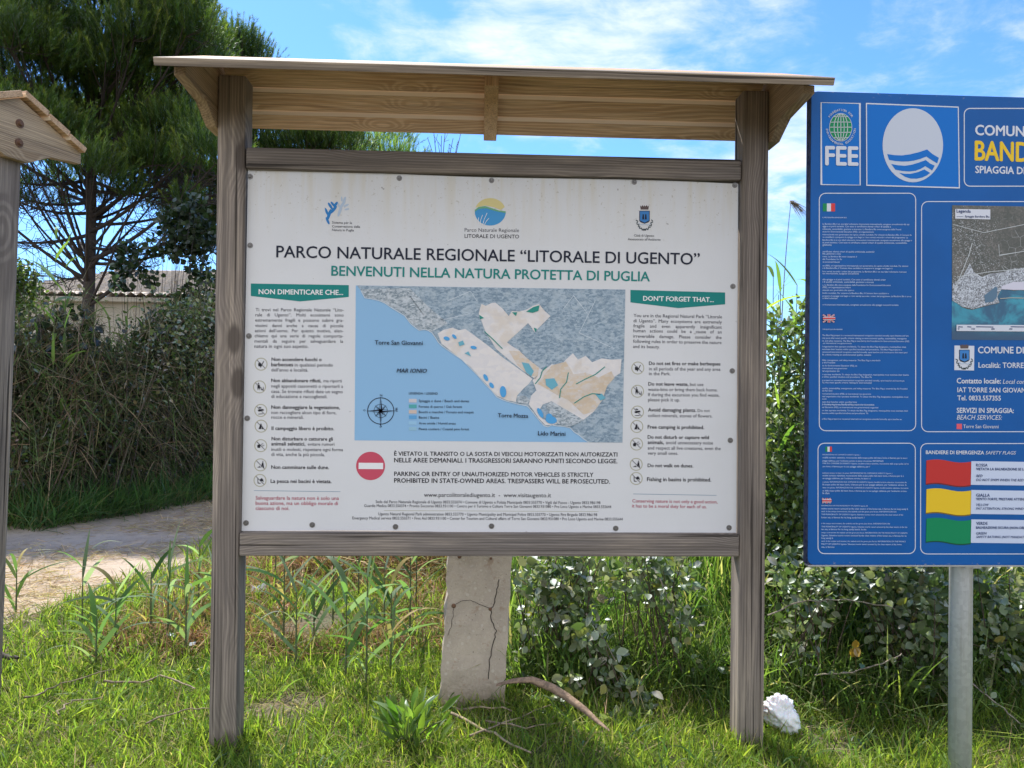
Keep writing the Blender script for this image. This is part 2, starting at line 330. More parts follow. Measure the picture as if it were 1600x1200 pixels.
# ------------------------------------------------------------------ flat printed artwork
STEPZ = .0006
class Art:
    """printed matter on the plane y = Y; coordinates are read off the photograph and turned into real positions on that board"""
    def __init__(s, Y): s.Y = Y; s.items = {}
    def P(s, x, y): p = at(x, y, s.Y); return (p.x, p.z)
    def raw(s, name, tris, verts, colmat, level):
        d = s.items.setdefault(name, {'V': [], 'F': [], 'M': [], 'mats': []})
        if colmat not in d['mats']: d['mats'].append(colmat)
        o = len(d['V']); d['V'] += [(x, s.Y-STEPZ*level, z) for x, z in verts]
        d['F'] += [tuple(o+i for i in t) for t in tris]; d['M'] += [d['mats'].index(colmat)]*len(tris)
    def poly(s, name, pts, cm, level=1, px=True):
        q = [s.P(*p) for p in pts] if px else list(pts)
        tr = tessellate_polygon([[Vector((x, z, 0)) for x, z in q]])
        out = []
        for t in tr:
            (x0, z0), (x1, z1), (x2, z2) = (q[i] for i in t)
            out.append(t if (x1-x0)*(z2-z0)-(x2-x0)*(z1-z0) > 0 else t[::-1])
        s.raw(name, out, q, cm, level)
    def ell(s, name, cx, cy, rx, ry, cm, level=1, rot=0, n=28):
        s.k = (getattr(s, 'k', 0)+1) % 9; level = level+.05*s.k
        ca, sa = math.cos(rot), math.sin(rot)
        s.poly(name, [(cx+rx*math.cos(t)*ca-ry*math.sin(t)*sa, cy+rx*math.cos(t)*sa+ry*math.sin(t)*ca) for t in np.linspace(0, 2*math.pi, n, endpoint=False)], cm, level)
    def line(s, name, pts, w, cm, level=1, closed=False):
        P = [Vector(s.P(*p)) for p in pts]; w = w/440.0*.5; n = len(P); L = []; R = []
        for i in range(n):
            a = P[(i-1) % n] if (closed or i > 0) else P[i]; c_ = P[(i+1) % n] if (closed or i < n-1) else P[i]
            d = (c_-a); d = d.normalized() if d.length > 1e-9 else Vector((1, 0)); nn_ = Vector((-d.y, d.x))
            d1 = (P[i]-a); 
            if d1.length > 1e-9 and (c_-P[i]).length > 1e-9:
                cosh = max(.5, nn_.dot(Vector((-d1.normalized().y, d1.normalized().x))))
            else: cosh = 1
            L.append(P[i]+nn_*w/cosh); R.append(P[i]-nn_*w/cosh)
        m_ = n if closed else n-1; tr = []
        for i in range(m_):
            j = (i+1) % n; tr += [(i, n+i, n+j), (i, n+j, j)]
        s.raw(name, tr, [tuple(v) for v in L+R], cm, level)
    def ring(s, name, cx, cy, r, w, cm, level=1, ry=None, n=36):
        ry = ry or r; s.line(name, [(cx+r*math.cos(t), cy+ry*math.sin(t)) for t in np.linspace(0, 2*math.pi, n, endpoint=False)], w, cm, level, True)
    def rrect(s, x0, y0, x1, y1, r, drop=0.0):
        pts = []
        for cx, cy, a0 in ((x1-r, y0+r, -90), (x1-r, y1-r, 0), (x0+r, y1-r, 90), (x0+r, y0+r, 180)):
            for t in range(0, 91, 18): pts.append((cx+r*math.cos(math.radians(a0+t)), cy+r*math.sin(math.radians(a0+t))))
        return pts
    def text(s, name, body, x0, y0, x1, y1, cm, bold=0.0, level=2, italic=0, ysc=None, em=None):
        """body set so that its baseline runs from (x0,y0) to (x1,y1)"""
        TEXTS.append((s, name, body, x0, y0, x1, y1, cm, bold, level, italic, ysc, em))
    def build(s, parent, names=None):
        out = {}
        for nm, d in s.items.items():
            me = bpy.data.meshes.new(nm.split('|')[0]); me.from_pydata(d['V'], [], d['F']); me.polygons.foreach_set('material_index', d['M']); me.update()
            o = link(nm.split('|')[0], me, d['mats'], parent); out[nm] = o
        return out
TEXTS = []
def flush_texts():
    """turn every text into mesh, fitted to its measured baseline; bold strokes are shifted copies a hair apart in depth"""
    objs = []
    for (s, name, body, x0, y0, x1, y1, cm, bold, level, italic, ysc, em) in TEXTS:
        c = bpy.data.curves.new('lettering', 'FONT'); c.body = body; c.size = 1; c.resolution_u = 4 if (x1-x0)/len(body) > 8 else 2; c.shear = italic; c.fill_mode = 'FRONT'
        o = bpy.data.objects.new('lettering', c); COL.objects.link(o); objs.append(o)
    def width(o):
        w_ = o.evaluated_get(dg); me = bpy.data.meshes.new_from_object(w_); v = np.empty(len(me.vertices)*3, np.float32); me.vertices.foreach_get('co', v); bpy.data.meshes.remove(me); v = v.reshape(-1, 3); return v[:, 0].max()-v[:, 0].min()
    dg = bpy.context.evaluated_depsgraph_get(); dg.update()
    just = [(o, t) for o, t in zip(objs, TEXTS) if t[12] and ' ' in t[2] and t[12] > 0]
    w1 = [width(o) for o, t in just]
    for o, t in just: o.data.space_word = 2
    dg.update(); w2 = [width(o) for o, t in just]
    for (o, t), a_, b_ in zip(just, w1, w2): o.data.space_word = min(6, max(.55, 1+((t[5]-t[3])/t[12]-a_)/max(1e-6, b_-a_)))
    dg.update()
    for o, (s, name, body, x0, y0, x1, y1, cm, bold, level, italic, ysc, em) in zip(objs, TEXTS):
        me = bpy.data.meshes.new_from_object(o.evaluated_get(dg)); n = len(me.vertices)
        co_ = np.empty(n*3, np.float32); me.vertices.foreach_get('co', co_); co_ = co_.reshape(-1, 3)
        lo, hi = co_[:, 0].min(), co_[:, 0].max()
        A = np.array(s.P(x0, y0)); B = np.array(s.P(x1, y1)); e = B-A; L = np.linalg.norm(e); e /= L; u = np.array((-e[1], e[0])); sc = L/(hi-lo); sy = sc*(ysc or 1.0)
        if em and em < 0:                                # fixed size, centred on the given stretch
            sc = sy = -em/440.0; A = (A+B)/2-e*sc*(hi-lo)/2
        q = A+(co_[:, 0:1]-lo)*sc*e+co_[:, 1:2]*sy*u
        tr = [tuple(p.vertices) for p in me.polygons]; out = []
        for t in tr:
            a_, b_, c_ = q[t[0]], q[t[1]], q[t[2]]
            out.append(t if (b_[0]-a_[0])*(c_[1]-a_[1])-(c_[0]-a_[0])*(b_[1]-a_[1]) > 0 else t[::-1])
        bb = bold*sc*.95
        for i_, (dx, dy) in enumerate(((0, 0),) if bold < .003 else ((-1, 0), (1, 0), (0, -.8), (0, .8))): s.raw(name, out, [tuple(v) for v in q+e*dx*bb+u*dy*bb], cm, level+i_*.16)
        bpy.data.meshes.remove(me)
    for o in objs:
        c = o.data; bpy.data.objects.remove(o); bpy.data.curves.remove(c)
    TEXTS.clear()
def ink(name, r, g, b, rough=.5): return mat(name, srgb(r, g, b), max(rough, .5), 0, .22)

# ------------------------------------------------------------------ wooden notice board
RZ, YC, TANS = 2.402, .045, math.tan(math.radians(24))    # ridge height, ridge depth, roof pitch
def roof_z(y): return RZ-abs(y-YC)*TANS
ZINC = mat('zinc', (.20, .19, .18), .45, .8); RUST = mat('rusty bolt', (.16, .085, .05), .7, .3)
WHITE = None
def panel_mat():
    global WHITE
    if WHITE: return WHITE
    m, k, b = nmat('white panel'); co = k.new('ShaderNodeTexCoord').outputs['Object']; sp = k.new('ShaderNodeSeparateXYZ'); k.put(sp.inputs[0], co)
    st = k.noise(co, 5, 5, .6); speck = k.noise(co, 90, 3, .6); run = k.new('ShaderNodeMapping'); k.put(run.inputs[0], co); run.inputs['Scale'].default_value = (22, 1, 1.6)
    runs = k.noise(run.outputs[0], 1.0, 4, .6); top = k.ramp(sp.outputs[2], 1.72, 2.02)
    c = k.mix(k.math('MULTIPLY', k.ramp(st, .4, .7), .25), (.66, .66, .665), (.59, .585, .575))
    c = k.mix(k.math('MULTIPLY', k.math('MULTIPLY', top, k.ramp(runs, .42, .66)), .55), c, (.60, .55, .44))
    c = k.mix(k.math('MULTIPLY', k.math('MULTIPLY', k.math('ADD', top, .08), k.ramp(speck, .64, .70)), .55), c, (.36, .31, .22))
    c = k.mix(k.math('MULTIPLY', k.ramp(k.noise(co, 38, 2, .5), .74, .77), .7), c, (.25, .22, .19))
    k.put(b.inputs['Base Color'], c); b.inputs['Roughness'].default_value = .38; WHITE = m; return m
def board(root, low=.664):
    """posts, rails, roof and gable plates of one notice board, in its own coordinates (origin on the ground, mid front)"""
    g, w = wood('Z', 'grey'), wood('X', 'warm')
    for s_ in (-1, 1):
        x0, x1 = sorted((s_*.885, s_*.98)); box_obj('post', (x0, 0, -.3), (x1, .095, 2.345), g, root, .008)
    box_obj('rail', (-.883, .004, 2.0185), (.883, .075, 2.096), wood('X', 'beam'), root, .011)
    box_obj('rail', (-.883, -.004, low), (.883, .075, low+.081), wood('X', 'beam'), root, .006)
    plate = [(-.29, 2.222), (-.10, 2.212), (-.004, 2.158), (.095, 2.158), (.19, 2.212), (.335, 2.222), (.335, roof_z(.335)-.004), (YC, RZ-.004), (-.29, roof_z(-.29)-.004)]
    for s_ in (-1, 1):
        bm = bmesh.new(); x0, x1 = sorted((s_*.9815, s_*1.018)); add_prism(bm, plate, 0, x0, x1)
        pl = bm_obj('gable_plate', bm, wood('Y', 'straw'), root, .003)
        for z in (2.30, 2.225):
            bm = bmesh.new(); add_cyl(bm, (s_*1.018, YC+.005, z), (s_, 0, 0), .017, .003); add_cyl(bm, (s_*1.021, YC+.005, z), (s_, 0, 0), .011, .009, 12, .007); bm_obj('bolt', bm, RUST, pl)
    roof = empty('roof'); roof.parent = root
    th = .024
    def plank(y0, y1, lift0, lift1, tone, name='plank'):        # a board along x lying on the slope between depths y0 and y1
        z0, z1 = roof_z(y0)+lift0, roof_z(y1)+lift1; d = Vector((0, y1-y0, z1-z0)).normalized(); nrm = Vector((0, -d.z, d.y)); nrm = nrm if nrm.z > 0 else -nrm
        bm = bmesh.new(); lo_, hi_ = Vector((0, y0, z0)), Vector((0, y1, z1)); pts = [lo_, hi_-d*.011, hi_+nrm*.010, hi_+nrm*th, lo_+nrm*th] if y0 > 0 else [lo_, hi_, hi_+nrm*th, lo_+nrm*th]
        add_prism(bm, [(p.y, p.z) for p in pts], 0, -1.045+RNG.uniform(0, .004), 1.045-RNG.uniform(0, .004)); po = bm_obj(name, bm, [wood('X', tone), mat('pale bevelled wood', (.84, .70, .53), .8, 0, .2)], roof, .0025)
        if y0 > 0:                                      # fresher wood on the chamfers, paled further for the light bevels catch
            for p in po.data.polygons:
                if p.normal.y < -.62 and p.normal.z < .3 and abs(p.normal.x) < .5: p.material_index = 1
    # front slope: three boards, each lower one tucked under the next
    plank(-.372, -.232, .000, .000, 'pale'); plank(-.229, -.092, .000, .000, 'warm'); plank(-.089, .043, .000, .000, 'warm')
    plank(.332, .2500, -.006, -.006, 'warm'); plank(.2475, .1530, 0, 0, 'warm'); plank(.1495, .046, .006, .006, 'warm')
    bm = bmesh.new(); add_prism(bm, [(.005, 2.335), (.338, roof_z(.338)-.026), (.338, roof_z(.338)-.002), (YC, RZ-.004), (.005, RZ-.022)], 0, -.048, .003)
    bm_obj('rafter', bm, wood('Z', 'warm'), roof, .003)
    return roof

main = empty('information_board', label='wooden notice board with little roof and white park map panel in the middle', cat='notice board')
board(main)
PY = .026                                          # the printed face
pc = [at(387.5, 264.5, PY), at(1153.5, 287, PY), at(1150.5, 834.5, PY), at(377.5, 828.5, PY)]
bm = bmesh.new(); nx_, nz_ = 24, 18; gv = []
for i in range(nx_+1):
    for j in range(nz_+1):
        u, v = i/nx_, j/nz_; t_ = pc[0].lerp(pc[1], u); b_ = pc[3].lerp(pc[2], u); p = b_.lerp(t_, v)
        e_ = .0035*math.sin(u*9+.6)*(1 if j == nz_ else 0)-.003*math.sin(u*11+2)*(1 if j == 0 else 0)
        gv.append(bm.verts.new((p.x, PY, p.z+e_)))
for i in range(nx_):
    for j in range(nz_): q = i*(nz_+1)+j; bm.faces.new((gv[q], gv[q+nz_+1], gv[q+nz_+2], gv[q+1]))
ext = bmesh.ops.extrude_face_region(bm, geom=bm.faces[:]); bmesh.ops.translate(bm, vec=(0, .006, 0), verts=[v for v in ext['geom'] if isinstance(v, bmesh.types.BMVert)])
panel = bm_obj('panel', bm, panel_mat(), main)
for x in (-.84, 0, .84): box_obj('batten', (x-.025, PY+.0075, .746), (x+.025, PY+.04, 1.991), wood('Z', 'grey'), main, .002)
for x, y in ((391, 276), (624, 278.5), (768, 282), (991, 284.5), (1148, 289.5), (391, 383.5), (389, 525), (386.5, 653.5), (384.5, 817), (488, 820), (618, 823), (768, 822), (962, 825.5), (1139, 824.5), (1145, 447.5), (1144, 579.5), (1141, 688)):
    p = at(x, y, PY); bm = bmesh.new(); add_cyl(bm, (p.x, PY-.0002, p.z), (0, -1, 0), .0098, .0018, 16); add_cyl(bm, (p.x, PY-.002, p.z), (0, -1, 0), .0058, .0035, 10, .0035)
    bm_obj('screw', bm, ZINC, panel)
    bm = None
A = Art(PY)
BLK = ink('black print', 38, 36, 44); GRY = ink('dark grey print', 62, 62, 72); TEAL = ink('teal print', 20, 128, 122); WHT = mat('white print', (.78, .78, .77), .45); CRIM = ink('crimson print', 172, 60, 84)
REDS = ink('faded red print', 196, 78, 98); OLV = ink('olive print', 165, 160, 128); NAVY = ink('dark navy print', 28, 34, 52)
tx = A.text
tx('title|1', 'PARCO NATURALE REGIONALE “LITORALE DI UGENTO”', 432, 402, 1093, 413.5, NAVY, .012)
tx('subtitle|1', 'BENVENUTI NELLA NATURA PROTETTA DI PUGLIA', 518, 430.5, 1015, 439.5, TEAL, .017)
for nm, pts, t in (('banner|1', [(392, 443), (545, 445.5), (545, 464), (469, 471), (392, 462.5)], ('NON DIMENTICARE CHE...', 404.5, 459.5, 536, 460.8)),
                   ('banner|2', [(985, 453), (1133, 457), (1133, 475.5), (1060, 481.5), (985, 472.5)], ("DON'T FORGET THAT...", 1005, 469.8, 1115, 472))):
    A.poly(nm, pts, TEAL, 1); tx(nm, *t, WHT, .028, 2)
def para(lines, x0, x1, ys, name='intro_text|1', cm=GRY, bold=.004, lastx=None, slope=0.0):
    for i, (ln, y) in enumerate(zip(lines, ys)):
        a_ = x0[0]+(x0[1]-x0[0])*i/max(1, len(lines)-1); b_ = x1[0]+(x1[1]-x1[0])*i/max(1, len(lines)-1)
        if lastx and i == len(lines)-1: b_ = lastx
        last = bool(lastx) and i == len(lines)-1
        tx(name, ln, a_, y, b_, y+slope*(b_-a_), cm, bold, 1, 0, None, None if last else 7.3)
para(['Ti trovi nel Parco Regionale Naturale “Lito-', 'rale di Ugento”. Molti ecosistemi sono', 'estremamente fragili e possono subire gra-', 'vissimi danni anche a causa di piccole', 'azioni dell’uomo. Per questo motivo, elen-', 'chiamo qui una serie di regole comporta-', 'mentali da seguire per salvaguardare la', 'natura in ogni suo aspetto.'],
     (399.5, 397.5), (537, 536), (486.3, 494.3, 502.5, 511, 519, 527, 535.3, 543.5), lastx=482, slope=.003)
para(['You are in the Regional Natural Park “Litorale', 'di Ugento”. Many ecosystems are extremely', 'fragile and even apparently insignificant', 'human actions could be a cause of an', 'irreversible damage. Please consider the', 'following rules in order to preserve the nature', 'and its beauty.'],
     (990, 989), (1128, 1127), (495.3, 503.5, 511.5, 519, 527.5, 535.5, 543.7), name='intro_text|2', lastx=1031, slope=.016)
rules = [('1', 'b', 'Non accendere fuochi o', 424.5, 564, 502.5), ('1', 'b', 'barbecues', 424, 572.3, 458), ('1', '', 'in qualsiasi periodo', 460.5, 572.6, 520), ('1', '', 'dell’anno e località.', 424, 580.4, 481.5),
  ('1', 'b', 'Non abbandonare rifiuti,', 424, 597, 502), ('1', '', 'ma riporti', 505.5, 597.3, 534), ('1', '', 'negli appositi cassonetti o riportarli a', 424, 605.5, 536), ('1', '', 'casa. Se trovate rifiuti date un segno', 424, 614, 535.5), ('1', '', 'di educazione e raccoglieteli.', 424, 621.8, 511.5),
  ('1', 'b', 'Non danneggiare la vegetazione,', 424, 638.8, 531), ('1', '', 'non raccogliere alcun tipo di fiore,', 424, 646.8, 525.5), ('1', '', 'rocce e minerali.', 424, 654.3, 474.5), ('1', 'b', 'Il campeggio libero è proibito.', 424.5, 671.8, 522),
  ('1', 'b', 'Non disturbare o catturare gli', 424.5, 688, 520), ('1', 'b', 'animali selvatici,', 424, 696, 477), ('1', '', 'evitare rumori', 481, 696.2, 522.5), ('1', '', 'inutili o molesti, rispettare ogni forma', 424, 704.4, 536), ('1', '', 'di vita, anche la più piccola.', 424, 712.4, 507.5),
  ('1', 'b', 'Non camminare sulle dune.', 424, 732.5, 514), ('1', 'b', 'La pesca nei bacini è vietata.', 423, 754.4, 518),
  ('2', 'b', 'Do not set fires or make berbeques', 1014, 570.2, 1125.5), ('2', '', 'in all periods of the year and any area', 1014, 578.6, 1125.5), ('2', '', 'in the Park.', 1014, 586.2, 1047.5),
  ('2', 'b', 'Do not leave waste,', 1013, 602.4, 1075.5), ('2', '', 'but use', 1078, 603, 1099), ('2', '', 'waste-bins or bring them back home.', 1012.5, 610.8, 1121), ('2', '', 'If during the excursion you find waste,', 1012.5, 619, 1124), ('2', '', 'please pick it up.', 1012.5, 627, 1062.5),
  ('2', 'b', 'Avoid damaging plants.', 1012.5, 643, 1087.5), ('2', '', 'Do not', 1090, 643.6, 1109), ('2', '', 'collect minerals, stones of flowers.', 1012.5, 651.6, 1113), ('2', 'b', 'Free camping is prohibited.', 1012, 669.8, 1100),
  ('2', 'b', 'Do not disturb or capture wild', 1012, 685.4, 1107.5), ('2', 'b', 'animals,', 1012, 693.7, 1037), ('2', '', 'avoid unnecessary noise', 1040.5, 694, 1114), ('2', '', 'and respect all live creatures, even the', 1012, 702.3, 1126), ('2', '', 'very small ones.', 1012, 710.4, 1059.5),
  ('2', 'b', 'Do not walk on dunes.', 1012, 729.8, 1083), ('2', 'b', 'Fishing in basins is prohibited.', 1011, 751.6, 1111)]
ICY = {'1': (569, 604.5, 641.3, 665.8, 696.3, 726.3, 750.6), '2': (575, 611.3, 643.8, 666.3, 693.8, 725.5, 747.6)}
for side, bo, t, x0, y, x1 in rules: tx('rule_text|%s%d' % (side, int(np.argmin([abs(y-3-v) for v in ICY[side]]))), t, x0, y, x1, y+(x1-x0)*(.005 if side == '1' else .008), BLK if bo else GRY, .024 if bo else .005, 1)
for t, x0, y, x1, sl in (('Salvaguardare la natura non è solo una', 399.5, 780.6, 529.5, .004), ('buona azione, ma un obbligo morale di', 399.5, 788.7, 528, .004), ('ciascuno di noi.', 399.5, 796.8, 452, .004)): tx('motto|1', t, x0, y, x1, y+(x1-x0)*sl, CRIM, .008, 1)
for t, x0, y, x1 in (('Conserving nature is not only a good action,', 988, 785, 1121), ('it has to be a moral duty for each of us.', 987.5, 792.8, 1104)): tx('motto|2', t, x0, y, x1, y+(x1-x0)*.012, CRIM, .008, 1)
A.line('motto|1', [(397, 766.5), (532, 768.2)], .8, ink('grey blue print', 130, 150, 170), 1); A.line('motto|2', [(989.5, 771.7), (1119.5, 774)], .8, ink('grey blue print', 130, 150, 170), 1)
for t, x0, y0, x1, y1 in (('È VIETATO IL TRANSITO O LA SOSTA DI VEICOLI MOTORIZZATI NON AUTORIZZATI', 616, 711.8, 964.5, 713.2), ('NELLE AREE DEMANIALI. I TRASGRESSORI SARANNO PUNITI SECONDO LEGGE.', 616, 722.2, 964.5, 723.8),
                          ('PARKING OR ENTRY OF UNAUTHORIZED MOTOR VEHICLES IS STRICTLY', 616, 743.4, 927, 745), ('PROHIBITED IN STATE-OWNED AREAS. TRESPASSERS WILL BE PROSECUTED.', 616, 754, 953, 755.6)): tx('vehicle_ban_text|%d' % (y0 > 735), t, x0, y0, x1, y1, BLK, .022, 1)
tx('contact_text|1', 'www.parcolitoralediugento.it  -  www.visitaugento.it', 662.5, 776.2, 861, 777, BLK, .006, 1)
for t, x0, y0, x1, y1 in (('Sede del Parco Naturale Regionale di Ugento 0833.555074 • Comune di Ugento e Polizia Municipale 0833.555770 • Vigili del Fuoco - Ugento 0833.986198', 587, 786, 938, 787.6),
  ('Guardia Medica 0833.550374 • Pronto Soccorso 0833.931100 • Centro per il Turismo e Cultura Torre San Giovanni 0833.931080 • Pro Loco Ugento e Marine 0833.555644', 569, 792.1, 955, 793.9),
  ('Ugento Natural Regional Park administration 0833.555770 • Ugento Municipality and Municipal Police 0833.555770 • Ugento Fire Brigade 0833.986198', 591, 805, 933, 806.3),
  ('Emergency Medical service 0833.550371 • First Aid 0833.931100 • Center for Tourism and Cultural affairs of Torre San Giovanni 0833.931080 • Pro Loco Ugento and Marine 0833.555644', 550.5, 811.4, 973, 813.2)): tx('contact_text|1', t, x0, y0, x1, y1, GRY, .004, 1, 0, 1.15)
A.line('contact_text|1', [(600, 797.6), (935, 799.2)], .5, OLV, 1)
# no-entry disc
A.ell('no_entry_symbol', 579, 728, 22.6, 22.2, REDS, 1, 0, 40); A.poly('no_entry_symbol', [(560.5, 723), (598.8, 723.3), (598.6, 733), (560.3, 732.7)], WHT, 2)
# pictograms
def picto(x, y, kind, nm):
    r = 9.4; A.ring(nm, x, y, r, 1.1, OLV, 1); p = lambda *pts: A.poly(nm, [(x+a_*r, y+b_*r) for a_, b_ in pts], BLK, 1)
    ln = lambda a_, w_=.9: A.line(nm, [(x+u*r, y+v*r) for u, v in a_], w_, GRY if w_ < 1 else BLK, 1)
    if kind == 0: p((-.45, .35), (-.5, -.05), (-.3, -.35), (-.2, -.05), (-.02, -.3), (.05, .1), (-.1, .4)); ln(((.45, -.5), (-.1, .55)), 1.3)
    if kind == 1: A.ell(nm, x-.15*r, y-.55*r, 1.2, 1.2, BLK, 1, 0, 10); p((-.3, -.35), (.05, -.35), (.1, .1), (-.05, .6), (-.15, .15), (-.3, .6), (-.35, .1)); ln(((.25, .0), (.3, .5), (.6, .5), (.65, .0)), .95)
    if kind == 2: p((-.5, -.1), (0, -.2), (.45, -.25), (.5, .05), (.1, .05), (-.1, .2), (-.45, .15)); A.ell(nm, x-.1*r, y-.45*r, 2.2, 1.1, BLK, 1, .4, 10); p((-.4, .55), (.35, .5), (.35, .62), (-.4, .66))
    if kind == 3: p((-.45, .5), (-.02, -.5), (.12, -.2), (.02, .5)); p((.1, .5), (.18, -.05), (.5, .5))
    if kind == 4: p((-.6, -.05), (-.2, -.3), (-.05, .0), (-.1, .4), (-.55, .35)); ln(((.0, -.1), (.4, -.4)), .9); ln(((.15, .1), (.6, -.1)), .9)
    if kind == 5: p((-.6, .45), (-.1, .2), (.1, .45)); A.ell(nm, x+.4*r, y-.5*r, 1.0, 1.0, BLK, 1, 0, 10); p((.25, -.35), (.5, -.35), (.55, .1), (.62, .5), (.45, .5), (.35, .15), (.2, .4), (.12, .35))
    if kind == 6: p((-.4, .5), (-.42, -.3), (-.3, -.3), (-.28, .35), (.1, .45), (.1, .55)); p((-.1, -.1), (.3, -.4), (.55, -.1), (.6, .3), (.35, .1), (.1, .15))
    ln(((-.66, -.66), (.66, .66)), .95)
for kd, (xl, yl, xr, yr) in enumerate(((408, 569, 996.5, 575), (405.5, 604.5, 996, 611.3), (407.5, 641.3, 996, 643.8), (408, 665.8, 995, 666.3), (407.5, 696.3, 994.5, 693.8), (407, 726.3, 994, 725.5), (406.3, 750.6, 994, 747.6))):
    picto(xl, yl, kd, f'pictogram|{kd}a'); picto(xr, yr, kd, f'pictogram|{kd}b')
# logos
LB, PB = ink('logo blue print', 45, 125, 190), ink('pale blue print', 178, 194, 212)
for cx, cy, rx, ry, ro in ((512, 345, 6.2, 1.9, 1.15), (510.5, 331, 6.5, 1.9, 1.2), (514, 336, 10, 2.4, 1.9), (516.2, 322, 6.5, 2, 1.0), (521, 328, 8, 2.3, 2.3), (520, 319, 5.0, 1.8, .9), (524.5, 319.5, 5.2, 2.1, 2.2)): A.ell('logo|1', cx, cy, rx, ry, LB, 1, ro, 16)
for cx, cy, rx, ry, ro in ((531, 330, 9, 2.2, 1.9), (535, 320, 8, 2.2, 2.2), (538, 313, 6, 2.0, 1.9), (541, 321, 4.5, 1.5, 2.7), (542, 327, 4, 1.4, 2.9), (529, 320, 4, 1.4, 1.3), (534, 311, 4, 1.3, 1.5)): A.ell('logo|1', cx, cy, rx, ry, PB, 1, ro, 14)
for t, x0, y, x1 in (('Sistema per la', 519, 349.4, 550), ('Conservazione della', 519, 355.4, 562.5), ('Natura in Puglia', 519, 361, 553)): tx('logo|1', t, x0, y, x1, y+.6, GRY, .004, 1)
cx, cy, R_ = 766, 331, 24.2
circ = lambda a0, a1, n=22: [(cx+R_*math.cos(math.radians(t)), cy+21.5*math.sin(math.radians(t))) for t in np.linspace(a0, a1, n)]
A.poly('logo|2', circ(198, 340)+[(782, 328), (772, 324), (758, 321)], ink('sand print', 214, 200, 140), 1)
A.poly('logo|2', [(741.8, 328), (748, 323.5), (758, 322), (768, 325), (780, 329), (790, 330), (790, 333), (775, 330), (760, 325.5), (748, 326.5), (742, 331)], ink('logo green print', 110, 170, 130), 2)
A.poly('logo|2', [(790, 332)]+circ(5, 172)+[(742, 330.5), (748, 326.5), (760, 325.6), (775, 330)], ink('logo sea print', 70, 150, 205), 1)
for x0, y0, x1, y1 in ((750, 351, 754, 336), (754, 352, 761, 333), (748, 350, 748, 340), (757, 351, 764, 341)): A.line('logo|2', [(x0, y0), ((x0+x1)/2-.8, (y0+y1)/2), (x1, y1)], .8, WHT, 3)
tx('logo|2', 'Parco Naturale Regionale', 726, 362, 811, 362.6, GRY, .002, 1); tx('logo|2', 'LITORALE DI UGENTO', 726, 371.6, 811, 372.6, BLK, .008, 1)
def crest(A, nm, x, y, s, lv):                      # town crest: mural crown, blue shield, ribbon, two branches
    CB, BR = ink('crest blue print', 60, 125, 190), ink('crest brown print', 95, 80, 78)
    A.poly(nm, [(x-7*s, y-20*s), (x-5*s, y-18*s), (x-3.5*s, y-20.5*s), (x-1.2*s, y-18.2*s), (x, y-20.5*s), (x+1.2*s, y-18.2*s), (x+3.5*s, y-20.5*s), (x+5*s, y-18*s), (x+7*s, y-20*s), (x+6*s, y-13.5*s), (x-6*s, y-13.5*s)], BR, lv)
    A.poly(nm, [(x-8.2*s, y-11.7*s), (x+8.2*s, y-11.7*s), (x+8.2*s, y+4*s), (x+6*s, y+6.5*s), (x, y+8.5*s), (x-6*s, y+6.5*s), (x-8.2*s, y+4*s)], NAVY, lv)
    A.poly(nm, [(x-7.2*s, y-10.7*s), (x+7.2*s, y-10.7*s), (x+7.2*s, y+3.6*s), (x, y+7*s), (x-7.2*s, y+3.6*s)], CB, lv+1)
    for a_ in (-2, 2): A.poly(nm, [(x+(a_-1)*s, y-6*s), (x+(a_+.8)*s, y-6*s), (x+(a_+1.4)*s, y+2*s), (x+(a_-1.6)*s, y+2*s)], NAVY, lv+2)
    A.line(nm, [(x-9*s, y+8*s), (x-4*s, y+10.5*s), (x+1*s, y+9*s), (x+5*s, y+11*s), (x+9*s, y+8.5*s)], 1.1*s, PB, lv+1)
    for sd_ in (-1, 1):
        for t in np.linspace(0, 1, 9):
            a_ = math.radians(12+78*t); px_, py_ = x+sd_*12.2*s*math.cos(a_), y+18*s*math.sin(a_)
            A.ell(nm, px_, py_, 2.3*s, .9*s, ink('crest branch print', 78, 88, 92), lv, a_*sd_+(.7 if t*10 % 2 < 1 else -.5), 8)
crest(A, 'logo|3', 1007, 341, 1.0, 1)
tx('logo|3', 'Città di Ugento', 990.5, 369.5, 1022, 370, GRY, .003, 1); tx('logo|3', 'Assessorato all’Ambiente', 981, 375.3, 1032, 376.1, GRY, .003, 1)
# the map
def landmat(name, cols, sc, edge=.35):
    m, k, b = nmat(name); co = k.new('ShaderNodeTexCoord').outputs['Object']; mp = k.new('ShaderNodeMapping'); k.put(mp.inputs[0], co); mp.inputs['Rotation'].default_value = (0, .75, 0); mp.inputs['Scale'].default_value = (1, 1, 1.9)
    v = k.voro(mp.outputs[0], sc, 'F1', 1, 'Color'); s2 = k.new('ShaderNodeSeparateColor'); k.put(s2.inputs[0], v)
    n_ = k.noise(co, sc*1.7, 6, .75); n2_ = k.noise(co, sc*.35, 3, .6); ed = k.voro(mp.outputs[0], sc*.7, 'DISTANCE_TO_EDGE')
    c = k.mix(k.ramp(k.math('ADD', k.math('MULTIPLY', s2.outputs[0], .38), k.math('MULTIPLY', n_, .62)), .28, .74), cols[0], cols[1]); c = k.mix(k.ramp(n2_, .48, .66), c, k.mix(.45, c, cols[2])); c = k.mix(k.math('MULTIPLY', k.ramp(ed, .06, .02), edge), c, cols[2])
    k.put(b.inputs['Base Color'], c); b.inputs['Roughness'].default_value = .42; return m
SEA = ink('sea print', 140, 182, 216); LAND = landmat('aerial photo print', (srgb(104, 128, 146), srgb(158, 175, 188), srgb(186, 197, 203)), 85)
